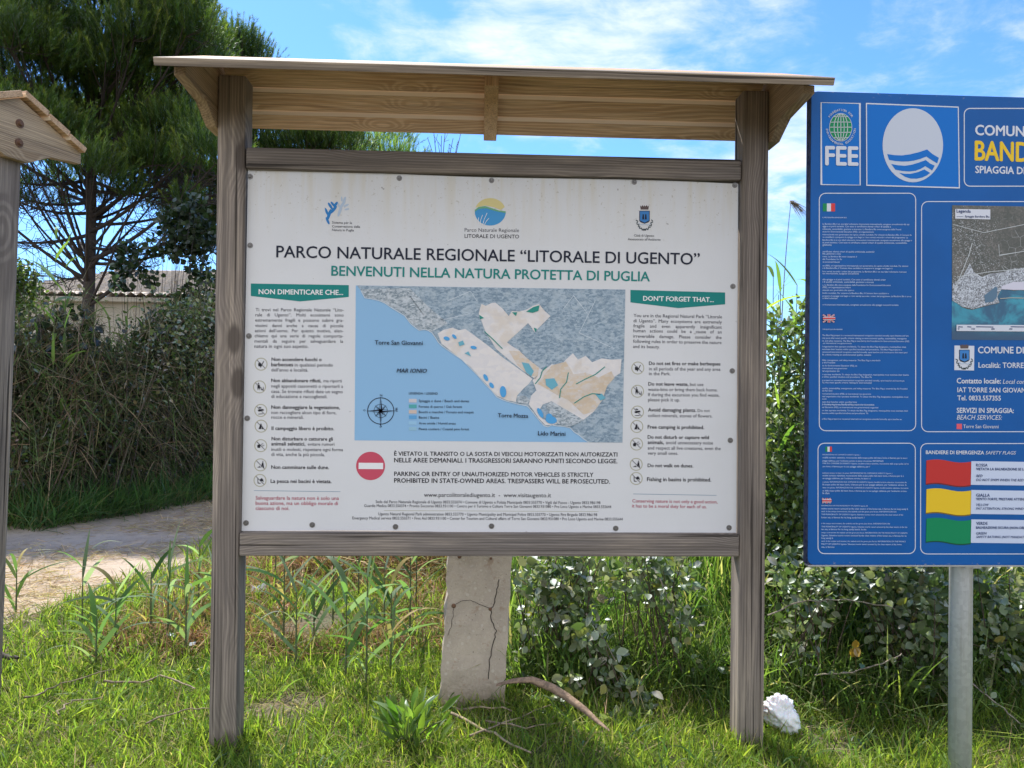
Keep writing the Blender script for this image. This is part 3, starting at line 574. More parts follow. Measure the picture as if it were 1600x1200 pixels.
TOWN = landmat('town print', (srgb(105, 122, 132), srgb(190, 198, 204), srgb(205, 208, 210)), 110); PARK = landmat('park print', (srgb(222, 216, 212), srgb(212, 208, 208), srgb(204, 188, 166)), 40, .0); SAND = landmat('forest park print', (srgb(208, 188, 162), srgb(208, 200, 194), srgb(190, 168, 140)), 60, .1)
POND = ink('pond print', 82, 160, 214); POOL = ink('wetland print', 108, 172, 190); GRN = ink('oak print', 48, 140, 128)
MP = 'map'
A.poly(MP, [(556, 446), (977, 452.5), (972.5, 691.5), (554, 688)], SEA, 1)
coast = [(564, 454), (570, 465.5), (580, 467), (592, 469.5), (602, 474), (612, 481), (622, 487), (632, 493), (642, 506), (648, 511), (655, 516), (666, 514.5), (675, 520), (680, 527), (685, 535), (690, 540), (704, 550), (722, 562), (735, 575), (747, 587), (758, 600), (768, 610), (776, 620), (784, 624), (792, 627), (808, 631), (824, 634.5), (830, 641), (834, 646), (842, 656), (850, 665), (856, 667), (862, 664), (870, 665.5), (880, 666), (891, 668.5), (897, 675), (905, 680), (912, 686), (920, 691)]
A.poly(MP, coast+[(972.5, 691.4), (977, 452.6), (558, 446.2)], LAND, 2)
A.poly(MP, [(564, 452), (640, 450), (668, 478), (700, 505), (675, 518), (655, 514), (642, 504), (632, 491), (612, 479), (592, 468), (571, 464)], TOWN, 3)
A.poly(MP, [(684, 521), (694, 515), (707, 512), (717, 516), (727, 514), (741, 524), (765, 542), (782, 556), (800, 569), (832, 592), (826, 600), (818, 607), (808, 618), (806, 628), (792, 625.5), (776, 618), (758, 598), (735, 573), (704, 548), (690, 537)], PARK, 3)
A.poly(MP, [(752, 475), (759, 478), (767, 474), (774, 473), (785, 482), (795, 494), (800, 486), (811, 487), (822, 484), (833, 478), (842, 475), (851, 486), (860, 494), (848, 506), (835, 519), (830, 511), (825, 505), (812, 517), (792, 535), (800, 541), (812, 548), (817, 556), (836, 572), (848, 578), (836, 592), (815, 578), (795, 562), (775, 545), (758, 517), (748, 490)], PARK, 4)
A.poly(MP, [(795, 548), (812, 549), (826, 562), (842, 574), (840, 588), (826, 586), (808, 570)], SAND, 5)
A.poly(MP, [(832, 594), (845, 582), (862, 569), (874, 573), (884, 562), (895, 552), (903, 562), (915, 556), (925, 566), (940, 560), (955, 562), (971, 561), (969, 583), (958, 590), (948, 604), (941, 625), (928, 643), (912, 655.5), (905, 655), (884, 640), (862, 627), (848, 632), (840, 645), (848, 655), (872, 661), (864, 664), (852, 664), (842, 654), (833, 641), (826, 632), (830, 618), (838, 610)], PARK, 4)
A.poly(MP, [(862, 571), (884, 565), (896, 585), (915, 582), (935, 590), (955, 580), (960, 590), (948, 604), (941, 625), (928, 642), (912, 648), (888, 625), (872, 618), (848, 604), (840, 600)], SAND, 5)
A.poly(MP, [(861, 626.5), (884, 640), (912, 656), (900, 662), (888, 667), (872, 662), (858, 645), (853, 634)], TOWN, 6)
A.poly(MP, [(808, 619), (820, 618), (828, 625), (824, 631), (808, 629)], TOWN, 6)
for cx_, cy_, rx, ry, ro in ((698, 529, 5, 3, .3), (710, 526, 4.5, 2.3, .8), (740, 543, 5, 2.6, .2), (786, 612, 5, 9, -.1), (759, 590, 3, 6, -.5), (768, 602, 3, 5, -.6), (844, 645, 3.4, 8.5, -.5), (861, 656, 9, 6, .2), (858, 651, 5, 5, 0)): A.ell(MP, cx_, cy_, rx, ry, POND, 7, ro, 16)
for pts in ([(815, 566), (826, 568), (834, 580), (830, 588), (822, 582)], [(852, 592), (866, 591), (872, 602), (862, 609), (853, 602)], [(930, 616), (940, 615), (946, 622), (938, 626)], [(716, 535), (723, 532), (726, 538), (718, 541)], [(726, 552), (732, 549), (736, 557)]): A.poly(MP, pts, POOL, 7)
for pts in ([(822, 487), (833, 480), (843, 477), (841, 486), (832, 489)], [(800, 488), (808, 488), (806, 494)], [(834, 512), (839, 514), (836, 519)], [(749, 492), (756, 497), (750, 499)]): A.poly(MP, pts, GRN, 7)
for pts in ([(854, 573), (847, 580), (844, 590), (836, 600)], [(900, 600), (915, 592), (930, 585), (945, 573)], [(897, 630), (912, 620), (925, 615), (938, 616)], [(874, 622), (876, 608), (885, 597), (888, 582)], [(757, 518), (770, 530), (785, 545)]): A.line(MP, pts, 1.4, GRN, 7)
WLAND = ink('pale land line print', 206, 214, 220)
for pts in ([(880, 483), (896, 462), (918, 490)], [(700, 470), (735, 455), (745, 470)], [(690, 500), (735, 490)], [(930, 470), (905, 520), (960, 545)], [(640, 462), (662, 492)]): A.line(MP, pts, .7, WLAND, 3)
A.line(MP, coast, 1.0, WLAND, 4)
for t, x0, y0, x1, y1, bo, it in (('Torre San Giovanni', 586, 538.3, 660.5, 539.2, .014, 0), ('MAR IONIO', 620, 582, 667, 582.5, .02, .25), ('Torre Mozza', 778, 651.8, 825, 652.6, .014, 0), ('Lido Marini', 840.5, 680, 883, 680.8, .014, 0)): tx(MP, t, x0, y0, x1, y1, NAVY, bo, 9, it)
tx(MP, 'LEGENDA / LEGEND', 639, 616.2, 684, 616.6, NAVY, .006, 3)
for (t, x1, y), cmx in zip((('Spiaggia e dune / Beach and dunes', 733, 628.2), ('Foreste di querce / Oak forests', 722, 637), ('Boschi e macchie / Forests and maquis', 740, 645.5), ('Bacini / Basins', 686, 654), ('Aree umide / Humid areas', 712, 663), ('Pineta costiera / Coastal pine forest', 733, 672)), ((200, 195, 198), (84, 165, 165), (205, 185, 172), (96, 160, 208), (150, 192, 220), (146, 186, 206))):
    A.poly(MP, [(639, y-5), (651, y-5), (651, y+.6), (639, y+.6)], ink('legend %d %d %d' % cmx, *cmx), 3); tx(MP, t, 654.5, y, x1, y+.3, NAVY, .003, 3)
A.ring(MP, 595, 642, 20.5, 1.2, NAVY, 3); A.ring(MP, 595, 642, 10.5, .6, NAVY, 3)
for a_ in range(4):
    for L_, w_, da in ((22, 2.6, 0), (12, 2.0, 45)):
        t = math.radians(a_*90+da); A.poly(MP, [(595+L_*math.cos(t), 642+L_*math.sin(t)), (595+w_*math.cos(t+1.57), 642+w_*math.sin(t+1.57)), (595, 642)], NAVY, 5)
        A.line(MP, [(595+L_*math.cos(t), 642+L_*math.sin(t)), (595+w_*math.cos(t-1.57), 642+w_*math.sin(t-1.57))], .5, NAVY, 5)
for t, x, y in (('N', 595.5, 619.5), ('S', 595, 667.5), ('O', 569.5, 642.5), ('E', 620, 642.8)): tx(MP, t, x-1.6, y, x+1.6, y, NAVY, .01, 4)
flush_texts(); A.build(panel)

# the neighbouring board at the left edge of the picture
rz = math.radians(-21); ox, oy = -1.80-(1.045*math.cos(rz)-.045*math.sin(rz)), .36-(1.045*math.sin(rz)+.045*math.cos(rz))
nb_tilt = math.radians(1.6)
ox -= .035
nb_ = empty('information_board', (ox, oy, 0), rz, 'wooden notice board cut off by the left edge, only post and gable end in view', 'notice board'); board(nb_, 1.42)
nb_.rotation_euler = (0, nb_tilt, rz); nb_.location.x -= math.sin(nb_tilt)*2.1
box_obj('panel', (-.878, .026, 1.505), (.878, .033, 1.99), panel_mat(), nb_, .001)

# ------------------------------------------------------------------ blue beach sign
SY = -.2
bs = empty('beach_sign', (1.8, SY, 0), 0, 'blue enamel beach information sign on galvanised steel poles right of the wooden board', 'sign')
def loc(o, root): o.location = -Vector(root.location); return o
def bluem(name, base, wear):
    m, k, b = nmat(name); co = k.new('ShaderNodeTexCoord').outputs['Object']; n_ = k.noise(co, 3, 4, .6); w_ = k.noise(co, 55, 5, .7); sp = k.new('ShaderNodeSeparateXYZ'); k.put(sp.inputs[0], co)
    c = k.mix(k.ramp(n_, .3, .7), base, tuple(x*1.15 for x in base)); edge = k.math('MAXIMUM', k.ramp(sp.outputs[2], 2.245, 2.268), k.ramp(sp.outputs[2], .70, .68))
    c = k.mix(k.math('MULTIPLY', edge, k.ramp(w_, .60, .66)) if wear == 1 else k.math('MULTIPLY', k.ramp(w_, .42, .5), wear), c, (.34, .33, .33))
    k.put(b.inputs['Base Color'], c); b.inputs['Roughness'].default_value = .5; b.inputs['Specular IOR Level'].default_value = .22; return m
BLUE = bluem('blue enamel', srgb(12, 84, 152), 1); EDGE = mat('sign edge', srgb(26, 40, 78), .5)
q0, q1 = at(1268, 142.5, SY), at(1262.5, 880.5, SY); SX0, SX1, SZ0, SZ1 = (q0.x+q1.x)/2, (q0.x+q1.x)/2+1.5, q1.z-.004, q0.z
bm = bmesh.new(); rr = .02; outl = []
for cx_, cz_, a0 in ((SX1-rr, SZ1-rr, 0), (SX0+rr, SZ1-rr, 90), (SX0+rr, SZ0+rr, 180), (SX1-rr, SZ0+rr, 270)):
    for t in range(0, 91, 30): outl.append((cx_+rr*math.cos(math.radians(a0+t)), cz_+rr*math.sin(math.radians(a0+t))))
sharp = [(SX0, SZ0), (SX1, SZ0), (SX1, SZ1), (SX0, SZ1)]
add_prism(bm, [(x, z) for x, z in sharp], 1, SY+.002, SY+.040); frame = loc(bm_obj('frame', bm, bluem('sign edge paint', srgb(24, 38, 78), .45), bs, .003), bs)
frame.data.materials[0] = bluem('worn edge paint', srgb(22, 34, 72), .12)
bm = bmesh.new(); add_prism(bm, outl, 1, SY, SY+.0035); face = loc(bm_obj('sign_face', bm, BLUE, bs), bs)
ALU = mat('worn aluminium', (.42, .41, .40), .55, .5)
loc(box_obj('edge_strip', (SX0+.0, SY-.002, SZ0-.006), (SX1, SY+.03, SZ0-.001), ALU, bs, .001), bs)
m, k, b = nmat('galvanised steel'); co = k.new('ShaderNodeTexCoord').outputs['Object']; v_ = k.voro(co, 70, 'F1', 1, 'Color'); s2 = k.new('ShaderNodeSeparateColor'); k.put(s2.inputs[0], v_)
mpp = k.new('ShaderNodeMapping'); k.put(mpp.inputs[0], co); mpp.inputs['Scale'].default_value = (40, 40, 2); st_ = k.noise(mpp.outputs[0], 1, 4, .6)
k.put(b.inputs['Base Color'], k.mix(k.math('MULTIPLY', k.ramp(st_, .5, .7), .6), k.mix(s2.outputs[0], (.56, .58, .60), (.66, .68, .70)), (.36, .34, .31))); b.inputs['Metallic'].default_value = .35; b.inputs['Roughness'].default_value = .5; GALV = m
for xx in (at(1502, 900, SY+.075).x, at(1502, 900, SY+.075).x+.62):
    bm = bmesh.new(); add_cyl(bm, (xx, SY+.077, -.25), (0, 0, 1), .0365, 2.35, 28); pl = loc(bm_obj('pole', bm, GALV, bs, smooth=False), bs)
    for p_ in pl.data.polygons: p_.use_smooth = len(p_.vertices) == 4
    bm = bmesh.new(); add_box(bm, (xx-.012, SY+.036, .66), (xx+.046, SY+.043, .70)); loc(bm_obj('bracket', bm, GALV, bs, .001), bs)
B = Art(SY); tx = B.text
SW = mat('white sign print', (.62, .64, .70), .5, 0, .2); YEL = ink('yellow sign print', 228, 190, 40, .35); LBL = ink('bright blue print', 0, 106, 190, .3); PALE = ink('light blue white print', 190, 205, 230, .35)
GRE = ink('sign green print', 10, 132, 84, .35); SRED = ink('sign red print', 190, 52, 48, .35); SNAV = ink('sign navy print', 40, 62, 112, .35)
def Z5(x, y): return (1260+x*.2125, 130+y*.2125)
def Z6(x, y): return (1260+x*.2125, 380+y*.2125)
def Z7(x, y): return (1260+x*.2125, 630+y*.2125)
n = 'agency_logo'
q = [Z5(107, 143), Z5(392, 150), Z5(394, 750), Z5(109, 746)]; B.poly(n, q, LBL, 1); B.line(n, q, 1.5, SW, 2, True)
gx, gy = Z5(251, 325); B.ell(n, gx, gy, 17.9, 22, SW, 2, 0, 40); B.ell(n, gx, gy, 17.1, 21.2, GRE, 3, 0, 40)
for t in (-.62, -.3, 0, .3, .62):
    B.line(n, [(gx+17.2*t*math.cos(a_)*1.0, gy+21*math.sin(a_)) for a_ in np.linspace(-1.5, 1.5, 13)], .9, SW, 4)
    hw = 17.2*math.sqrt(1-min(.95, abs(t*1.25))**2); B.line(n, [(gx+x_, gy+21*t*1.25*.97+1.6*(t)*(1-(x_/18)**2)) for x_ in np.linspace(-hw, hw, 9)], .9, SW, 4)
def arc_text(s_, a0, a1, rx, ry, flip):
    for i, ch in enumerate(s_):
        if ch == ' ': continue
        t = math.radians(a0+(a1-a0)*i/(len(s_)-1)); x, y = gx+rx*math.cos(t), gy+ry*math.sin(t); tv = Vector((-rx*math.sin(t), ry*math.cos(t))).normalized()*(1 if not flip else -1)
        w_ = .6 if ch in 'I' else 1.5; tx(n, ch, x-tv.x*w_, y-tv.y*w_, x+tv.x*w_, y+tv.y*w_, SW, .012, 4, 0, None, -4.6)
arc_text('FOUNDATION FOR', -142, -40, 21, 25.2, False); arc_text('ENVIRONMENTAL EDUCATION', 172, 8, 23.5, 28, True)
tx(n, 'FEE', *Z5(140, 601), *Z5(375, 605), SW, .032, 4, 0, 1.12)
n = 'flag_emblem'; q = [Z5(440, 150), Z5(1115, 177), Z5(1123, 770), Z5(443, 751)]; B.poly(n, q, LBL, 1); B.line(n, q, 1.6, SW, 2, True)
ex, ey = Z5(781, 457); B.ell(n, ex, ey, 47.2, 57.8, mat('emblem white', (.52, .56, .64), .5, 0, .2), 2, 0, 56)
for pts in ([(592, 522), (645, 530), (700, 532), (760, 524), (825, 508), (885, 488), (925, 522), (972, 550), (960, 590), (925, 570), (880, 540), (835, 558), (790, 570), (745, 576), (700, 577), (650, 573), (606, 565)],
            [(622, 595), (670, 604), (720, 608), (765, 602), (820, 586), (875, 566), (908, 592), (942, 607), (922, 643), (900, 628), (872, 611), (840, 630), (800, 645), (755, 650), (700, 646), (652, 637)],
            [(680, 660), (720, 667), (765, 667), (815, 655), (865, 635), (907, 660), (885, 678), (850, 694), (810, 703), (765, 702), (725, 690)]): B.poly(n, [Z5(*p) for p in pts], LBL, 3)
n = 'header'; B.line(n, B.rrect(1506.5, 169.5, 1925, 291, 9), 1.4, SW, 1, True)
tx(n, 'COMUNE DI UGENTO', *Z5(1242, 380), 1524+205, 217, SW, .03, 1, 0, 1.05); tx(n, 'BANDIERA BLU', *Z5(1240, 565), 1523.5+212, 256.5, YEL, .032, 1, 0, 1.32); tx(n, 'SPIAGGIA DI TORRE SAN GIOVANNI', *Z5(1242, 660), 1524+228, 276, SW, .03, 1, 0, 1.1)
# text columns
IT = ('La Bandiera Blu è un eco label volontario riconosciuto internazionale, assegnato annualmente alle spiagge e ai porti turistici. Con esso si certificano elevati criteri di qualità ambientale, sostenibilità, gestione e sicurezza. La Bandiera Blu viene assegnata dalla Foundation for Environmental Education (FEE), un’organizzazione internazionale non governativa che opera a livello mondiale. Per ottenere la Bandiera Blu, il Comune deve candidarsi e proporre le spiagge con bagni e i loro servizi secondo i criteri del programma. ')
EN = ('The Blue Flag project is a renowned international recognition awarded annually, upon beaches and tourist ports that meet specific criteria relating to environmental quality, sustainability, management, and safety measures. The Blue Flag is awarded by the Foundation for Environmental Education (FEE), an international non-governmental organisation that operates worldwide. To obtain the Blue Flag designation, municipalities must nominate their beaches within specified timelines and procedures. ')
def column(n, Z, rows, pool, x=118, start=0):
    i = start; src = pool*12
    for zy, zr in rows:
        cnt = max(3, int((zr-x)/6.3)); t = src[i:i+cnt].strip(); i += cnt
        B.text(n, t, *Z(x, zy), *Z(zr, zy+(zr-x)*.006), PALE, .006, 1, 0, 1.0)
n = 'programme_text'; B.line(n, B.rrect(1280, 302, 1430.6, 673, 10), 1.2, SW, 1, True)
tx(n, 'IL PROGRAMMA BANDIERA BLU', *Z5(118, 992), *Z5(295, 993), PALE, .012, 1); tx(n, 'THE BLUE FLAG PROGRAMME', *Z6(117, 637), *Z6(265, 638), PALE, .012, 1)
column(n, Z5, [(1040, 755), (1058, 620), (1078, 695), (1097, 495), (1118, 772), (1137, 745), (1158, 775), (1177, 740), (1195, 185)], IT)
column(n, Z6, [(67, 498), (83, 252), (103, 370), (123, 260), (143, 243), (170, 750), (188, 632), (213, 735), (228, 385), (272, 583), (290, 495), (312, 618), (330, 325), (350, 350), (372, 605), (393, 770), (410, 228), (457, 678)], IT, 118, 140)
column(n, Z6, [(682, 750), (703, 735), (723, 755), (740, 332), (765, 732), (785, 702), (805, 742), (825, 475), (865, 543), (883, 210), (905, 372), (925, 298), (945, 243), (970, 752), (988, 480), (1013, 720), (1030, 478), (1072, 742), (1090, 190), (1112, 475), (1132, 748), (1150, 147), (1172, 370), (1190, 497)], EN, 116)
column(n, Z7, [(15, 498), (35, 528), (58, 748), (78, 453), (120, 700)], EN, 114, 220)
n2 = 'town_text'; B.line(n2, B.rrect(1278, 692.5, 1430, 865, 10), 1.2, SW, 1, True)
column(n2, Z7, [(382, 395), (405, 740), (428, 565), (447, 750), (470, 468), (517, 630), (537, 715), (557, 470), (583, 735), (603, 735), (625, 748), (648, 738), (668, 168)], 'INFORMAZIONI SUL COMUNE DI UGENTO Ugento, località turistica salentina, riconosciuta dalle acque pulite del mare Ionio, è famosa per le sue spiagge sabbiose, per l’ambiente sereno, le dune e le pinete. ', 118)
column(n2, Z7, [(757, 450), (780, 745), (800, 660), (822, 710), (845, 425), (888, 613), (912, 740), (932, 440), (955, 742), (977, 735), (997, 195), (1018, 727), (1040, 700), (1062, 205)], 'INFORMATION ON THE MUNICIPALITY OF UGENTO Ugento, Salentine tourist resort caressed by the clean waters of the Ionian sea, is famous for its long sandy beach. In the unique environment, the seabeds and the green pine forest. ', 110)
FG, FR = ink('flag green print', 20, 130, 80), ink('flag red print', 205, 62, 62)
def it_flag(nm, x0, y0, x1, y1):
    for i, c_ in enumerate((FG, SW, FR)): xa, xb = x0+(x1-x0)*i/3, x0+(x1-x0)*(i+1)/3; B.poly(nm, [(xa, y0), (xb, y0), (xb, y1), (xa, y1)], c_, 1)
def uk_flag(nm, x0, y0, x1, y1):
    B.poly(nm, [(x0, y0), (x1, y0), (x1, y1), (x0, y1)], ink('flag blue print', 40, 52, 110), 1); xm, ym = (x0+x1)/2, (y0+y1)/2
    for c_, w_, l_ in ((SW, 2.6, 2), (FR, 1.0, 3)):
        B.line(nm, [(x0+.6, y0+.6), (x1-.6, y1-.6)], w_*.8, c_, l_); B.line(nm, [(x0+.6, y1-.6), (x1-.6, y0+.6)], w_*.8, c_, l_+2)
    for c_, w_, l_ in ((SW, 4, 6), (FR, 2.2, 7)): B.line(nm, [(xm, y0), (xm, y1)], w_, c_, l_); B.line(nm, [(x0, ym), (x1, ym)], w_, c_, l_+2)
it_flag('flag_symbol|1', *Z5(120, 884), *Z5(210, 943)); uk_flag('flag_symbol|2', *Z6(117, 523), *Z6(207, 584)); it_flag('flag_symbol|3', *Z7(138, 319), *Z7(187, 357)); uk_flag('flag_symbol|4', *Z7(112, 697), *Z7(180, 735))
n = 'contact_box'; B.line(n, B.rrect(1439.8, 315, 1925, 674.5, 10), 1.2, SW, 1, True)
# satellite picture
SAT = 'satellite_picture'
m, k, b = nmat('satellite land print'); co = k.new('ShaderNodeTexCoord').outputs['Object']; n_ = k.noise(co, 130, 7, .8, .3); n2_ = k.noise(co, 11, 5, .65); sp_ = k.ramp(k.noise(co, 260, 3, .7), .56, .68)
c = k.mix(k.ramp(n_, .32, .7), srgb(62, 62, 60), srgb(128, 122, 112)); fv_ = k.voro(co, 45, 'F1', 1, 'Color'); fs_ = k.new('ShaderNodeSeparateColor'); k.put(fs_.inputs[0], fv_); c = k.mix(k.math('MULTIPLY', k.ramp(fs_.outputs[0], .3, .9), .55), c, srgb(66, 72, 62)); c = k.mix(k.ramp(n2_, .38, .56), c, k.mix(.62, c, srgb(58, 62, 54))); c = k.mix(k.math('MULTIPLY', sp_, k.ramp(k.noise(co, 6, 3, .6), .40, .62)), c, srgb(196, 200, 204)); ed_ = k.voro(co, 30, 'DISTANCE_TO_EDGE'); c = k.mix(k.math('MULTIPLY', k.math('MULTIPLY', k.ramp(ed_, .025, .01), k.ramp(n2_, .5, .6)), .6), c, srgb(170, 172, 172))
k.put(b.inputs['Base Color'], c); b.inputs['Roughness'].default_value = .35; SLAND = m
m, k, b = nmat('satellite sea print'); co = k.new('ShaderNodeTexCoord').outputs['Object']; n_ = k.noise(co, 12, 5, .6, .6); sp = k.new('ShaderNodeSeparateXYZ'); k.put(sp.inputs[0], co)
c = k.mix(k.ramp(n_, .40, .62), srgb(26, 86, 118), srgb(42, 146, 168)); c = k.mix(k.ramp(sp.outputs[2], 1.52, 1.44), c, srgb(34, 72, 104)); k.put(b.inputs['Base Color'], c); b.inputs['Roughness'].default_value = .35; SSEA = m
m, k, b = nmat('satellite town print'); co = k.new('ShaderNodeTexCoord').outputs['Object']; n_ = k.noise(co, 240, 4, .8); k.put(b.inputs['Base Color'], k.mix(k.ramp(n_, .40, .62), srgb(84, 86, 90), srgb(206, 212, 220))); b.inputs['Roughness'].default_value = .35; STOWN = m
B.poly(SAT, [Z5(1070, 897), (1820, 326), (1820, 533), Z6(1068, 710)], SSEA, 1)
scoast = [(1069, 425), (1100, 432), (1140, 470), (1180, 484), (1220, 490), (1262, 478), (1300, 468), (1350, 455), (1418, 440), (1416, 425), (1400, 400), (1412, 372), (1430, 345), (1475, 338), (1520, 350), (1560, 345), (1620, 350), (1900, 300), (2635, 260)]
B.poly(SAT, [Z5(1070, 898), (1820, 326.5)]+[Z6(*p) for p in scoast[::-1]], SLAND, 2)
B.poly(SAT, [Z6(*p) for p in [(1069, 420), (1075, 300), (1150, 240), (1200, 150), (1230, 215), (1290, 250), (1350, 225), (1440, 215), (1500, 190), (1700, 170), (1700, 330), (1520, 345), (1430, 340), (1400, 395), (1416, 436), (1300, 462), (1220, 484), (1140, 464)]], STOWN, 3)
B.poly(SAT, [Z6(*p) for p in [(1305, 385), (1390, 318), (1402, 330), (1398, 395), (1370, 430), (1310, 440)]], ink('harbour print', 92, 120, 142), 4)
B.poly(SAT, [Z6(*p) for p in [(1432, 318), (1520, 285), (1700, 290), (1700, 345), (1520, 344), (1430, 338)]], ink('beach print', 206, 204, 216), 4)
B.line(SAT, [Z6(1215, 0), Z6(1190, 90), Z6(1150, 190), Z6(1080, 350)], 1.0, ink('road print', 200, 205, 205), 5); B.line(SAT, [Z6(1410, 10), Z6(1415, 90), Z6(1600, 60)], .7, ink('road print', 200, 205, 205), 5); B.line(SAT, [Z6(1100, 250), Z6(1350, 210), Z6(1600, 190)], .8, ink('road print', 200, 205, 205), 5); B.line(SAT, [Z5(1075, 1040), Z5(1300, 1100), Z5(1600, 1040)], .7, ink('road print', 200, 205, 205), 5)
B.line(SAT, [Z6(1420, 408), Z6(1500, 402), Z6(1640, 405)], .9, ink('jetty print', 190, 180, 160), 5)
B.poly(SAT, [Z5(1090, 926), Z5(1348, 930), Z5(1348, 1003), Z5(1090, 997)], SW, 5); tx(SAT, 'Legenda', *Z5(1100, 952), *Z5(1203, 954), SNAV, .02, 6); tx(SAT, 'Spiaggia Bandiera Blu', *Z5(1162, 988), *Z5(1340, 990), SNAV, .006, 6); B.line(SAT, [Z5(1100, 982), Z5(1150, 983)], .5, SNAV, 6)
B.poly(SAT, [Z6(1100, 600), (1790, 509), (1790, 519.5), Z6(1100, 646)], SW, 5)
for a_, b_ in ((1112, 1145), (1178, 1208), (1243, 1370), (1497, 1640), (1800, 2000)): B.line(SAT, [Z6(a_, 615), Z6(b_, 617)], 1.3, SNAV, 6)
for t, a_ in (('0', 1110), ('150', 1210), ('300', 1355), ('450', 1485), ('600', 1630)): tx(SAT, t, *Z6(a_, 637), *Z6(a_+7*len(t)+3, 637), SNAV, .01, 6)
n = 'town_crest'; B.poly(n, [Z6(1088, 752), Z6(1234, 755), Z6(1232, 936), Z6(1087, 933)], SW, 1); crest(B, n, *Z6(1160, 838), 1.0, 2)
n = 'contact_box'
for t, a_, x1, bo, it in (('COMUNE DI UGENTO', Z6(1262, 808), 1528+129, .03, 0), ('Località: TORRE SAN GIOVANNI', Z6(1265, 915), 1529+147, .022, 0), ('Contatto locale:', Z6(1105, 1030), 1563.5, .03, 0), ('Local contact:', Z6(1443, 1033), 1617, .006, .25), ('IAT TORRE SAN GIOVANNI', Z6(1110, 1095), 1612, .022, 0), ('Tel. 0833.557355', Z6(1110, 1155), 1563.5, .022, 0)): tx(n, t, *a_, x1, a_[1]+(x1-a_[0])*.006, SW, bo, 1, it, 1.08)
for t, a_, x1, bo, it in (('SERVIZI IN SPIAGGIA:', Z7(1105, 70), 1583.6, .03, 0), ('BEACH SERVICES:', Z7(1105, 120), 1565.4, .004, .25), ('Torre San Giovanni', Z7(1152, 183), 1560, .004, 0)): tx(n, t, *a_, x1, a_[1]+(x1-a_[0])*.005, SW, bo, 1, it, 1.12)
B.poly(n, [Z7(1104, 151), Z7(1143, 151), Z7(1142, 191), Z7(1104, 190)], ink('pink sign print', 222, 92, 104), 1)
n = 'safety_flags'; B.line(n, B.rrect(1438.3, 693, 1925, 865.5, 10), 1.2, SW, 1, True)
tx(n, 'BANDIERE DI EMERGENZA', *Z7(878, 373), *Z7(1305, 376), SW, .03, 1); tx(n, 'SAFETY FLAGS', *Z7(1316, 376), *Z7(1540, 377), SW, .004, 1, .25)
def wavy(x0, x1, yt, yb, d0=0):
    xs = np.linspace(0, 1, 15); up_ = [(x0+(x1-x0)*u, yt-9*math.sin(u*2*math.pi)+10*u) for u in xs]; dn = [(x0-4+(x1-x0)*u, yb-9*math.sin(u*2*math.pi)+10*u) for u in xs[::-1]]
    return [Z7(x, y) for x, y in up_+dn]
for (yt, yb), cmx, edge_, (t1, t2, t3, t4), ys in (((420, 592), SRED, (110, 44, 48), ('ROSSA', 'VIETATA LA BALNEAZIONE SE LA BANDIERA È ROSSA', 'RED', 'DO NOT SWIM WHEN THE RED FLAG IS FLYING'), (465, 492, 543, 572)), ((632, 806), YEL, (120, 100, 40), ('GIALLA', 'VENTO FORTE, PRESTARE ATTENZIONE', 'YELLOW', 'PAY ATTENTION, STRONG WIND'), (687, 712, 755, 782)), ((848, 1018), GRE, (20, 78, 56), ('VERDE', 'BALNEAZIONE SICURA (NON OBBLIGATORIA)', 'GREEN', 'SAFETY BATHING (NOT MANDATORY)'), (893, 922, 965, 990))):
    B.poly(n, wavy(880, 1212, yt+5, yb+9), ink('flag edge %d' % edge_[0], *edge_), 1); B.poly(n, wavy(882, 1209, yt, yb), cmx, 2)
    B.poly(n, [Z7(1212, yt+6), (1880, Z7(0, yt+6)[1]+5), (1880, Z7(0, yb+10)[1]+4), Z7(1208, yb+8)], mat('pale label print', srgb(196, 206, 226), .35), 1)
    for t, y, it, bo, cw in ((t1, ys[0], 0, .012, 3.55), (t2, ys[1], 0, .02, 2.78), (t3, ys[2], .25, .004, 3.3), (t4, ys[3], .25, .004, 2.85)): a_ = Z7(1246, y); tx(n, t, *a_, a_[0]+cw*len(t), a_[1]+cw*len(t)*.006, SNAV, bo, 3, it, 1.05)
flush_texts()
for o in B.build(face).values(): pass

# ------------------------------------------------------------------ concrete post behind the board
m, k, b = nmat('old concrete'); co = k.new('ShaderNodeTexCoord').outputs['Object']
na = k.noise(co, 6, 6, .65); nb = k.noise(co, 90, 4, .7); pits = k.ramp(k.voro(co, 55), .16, .08); nc = k.noise(co, 22, 5, .7)
c = k.mix(k.ramp(na, .32, .68), (.46, .39, .315), (.36, .305, .25)); c = k.mix(k.math('MULTIPLY', k.ramp(nb, .5, .7), .5), c, (.5, .44, .37)); c = k.mix(k.math('MULTIPLY', k.ramp(nc, .56, .66), .5), c, (.27, .17, .11)); c = k.mix(k.math('MULTIPLY', pits, k.ramp(nb, .5, .6)), c, (.12, .095, .075))
spz = k.new('ShaderNodeSeparateXYZ'); k.put(spz.inputs[0], co); c = k.mix(k.math('MULTIPLY', k.ramp(k.math('ADD', spz.outputs[2], k.math('MULTIPLY', nc, .22)), .28, .10), .6), c, (.16, .12, .08)); c = k.mix(k.math('MULTIPLY', k.ramp(k.voro(co, 26), .20, .14), .45), c, (.55, .5, .43)); k.put(b.inputs['Base Color'], c); b.inputs['Roughness'].default_value = .92; k.put(b.inputs['Normal'], k.bump(k.math('SUBTRACT', k.math('ADD', nb, nc), pits), .55, .006)); CONC = m
cp = empty('concrete_post', (-.07, .30, 0), label='short cracked concrete post standing in the grass behind the wooden board', cat='post')
bm = bmesh.new(); nz_ = 22; rings = []
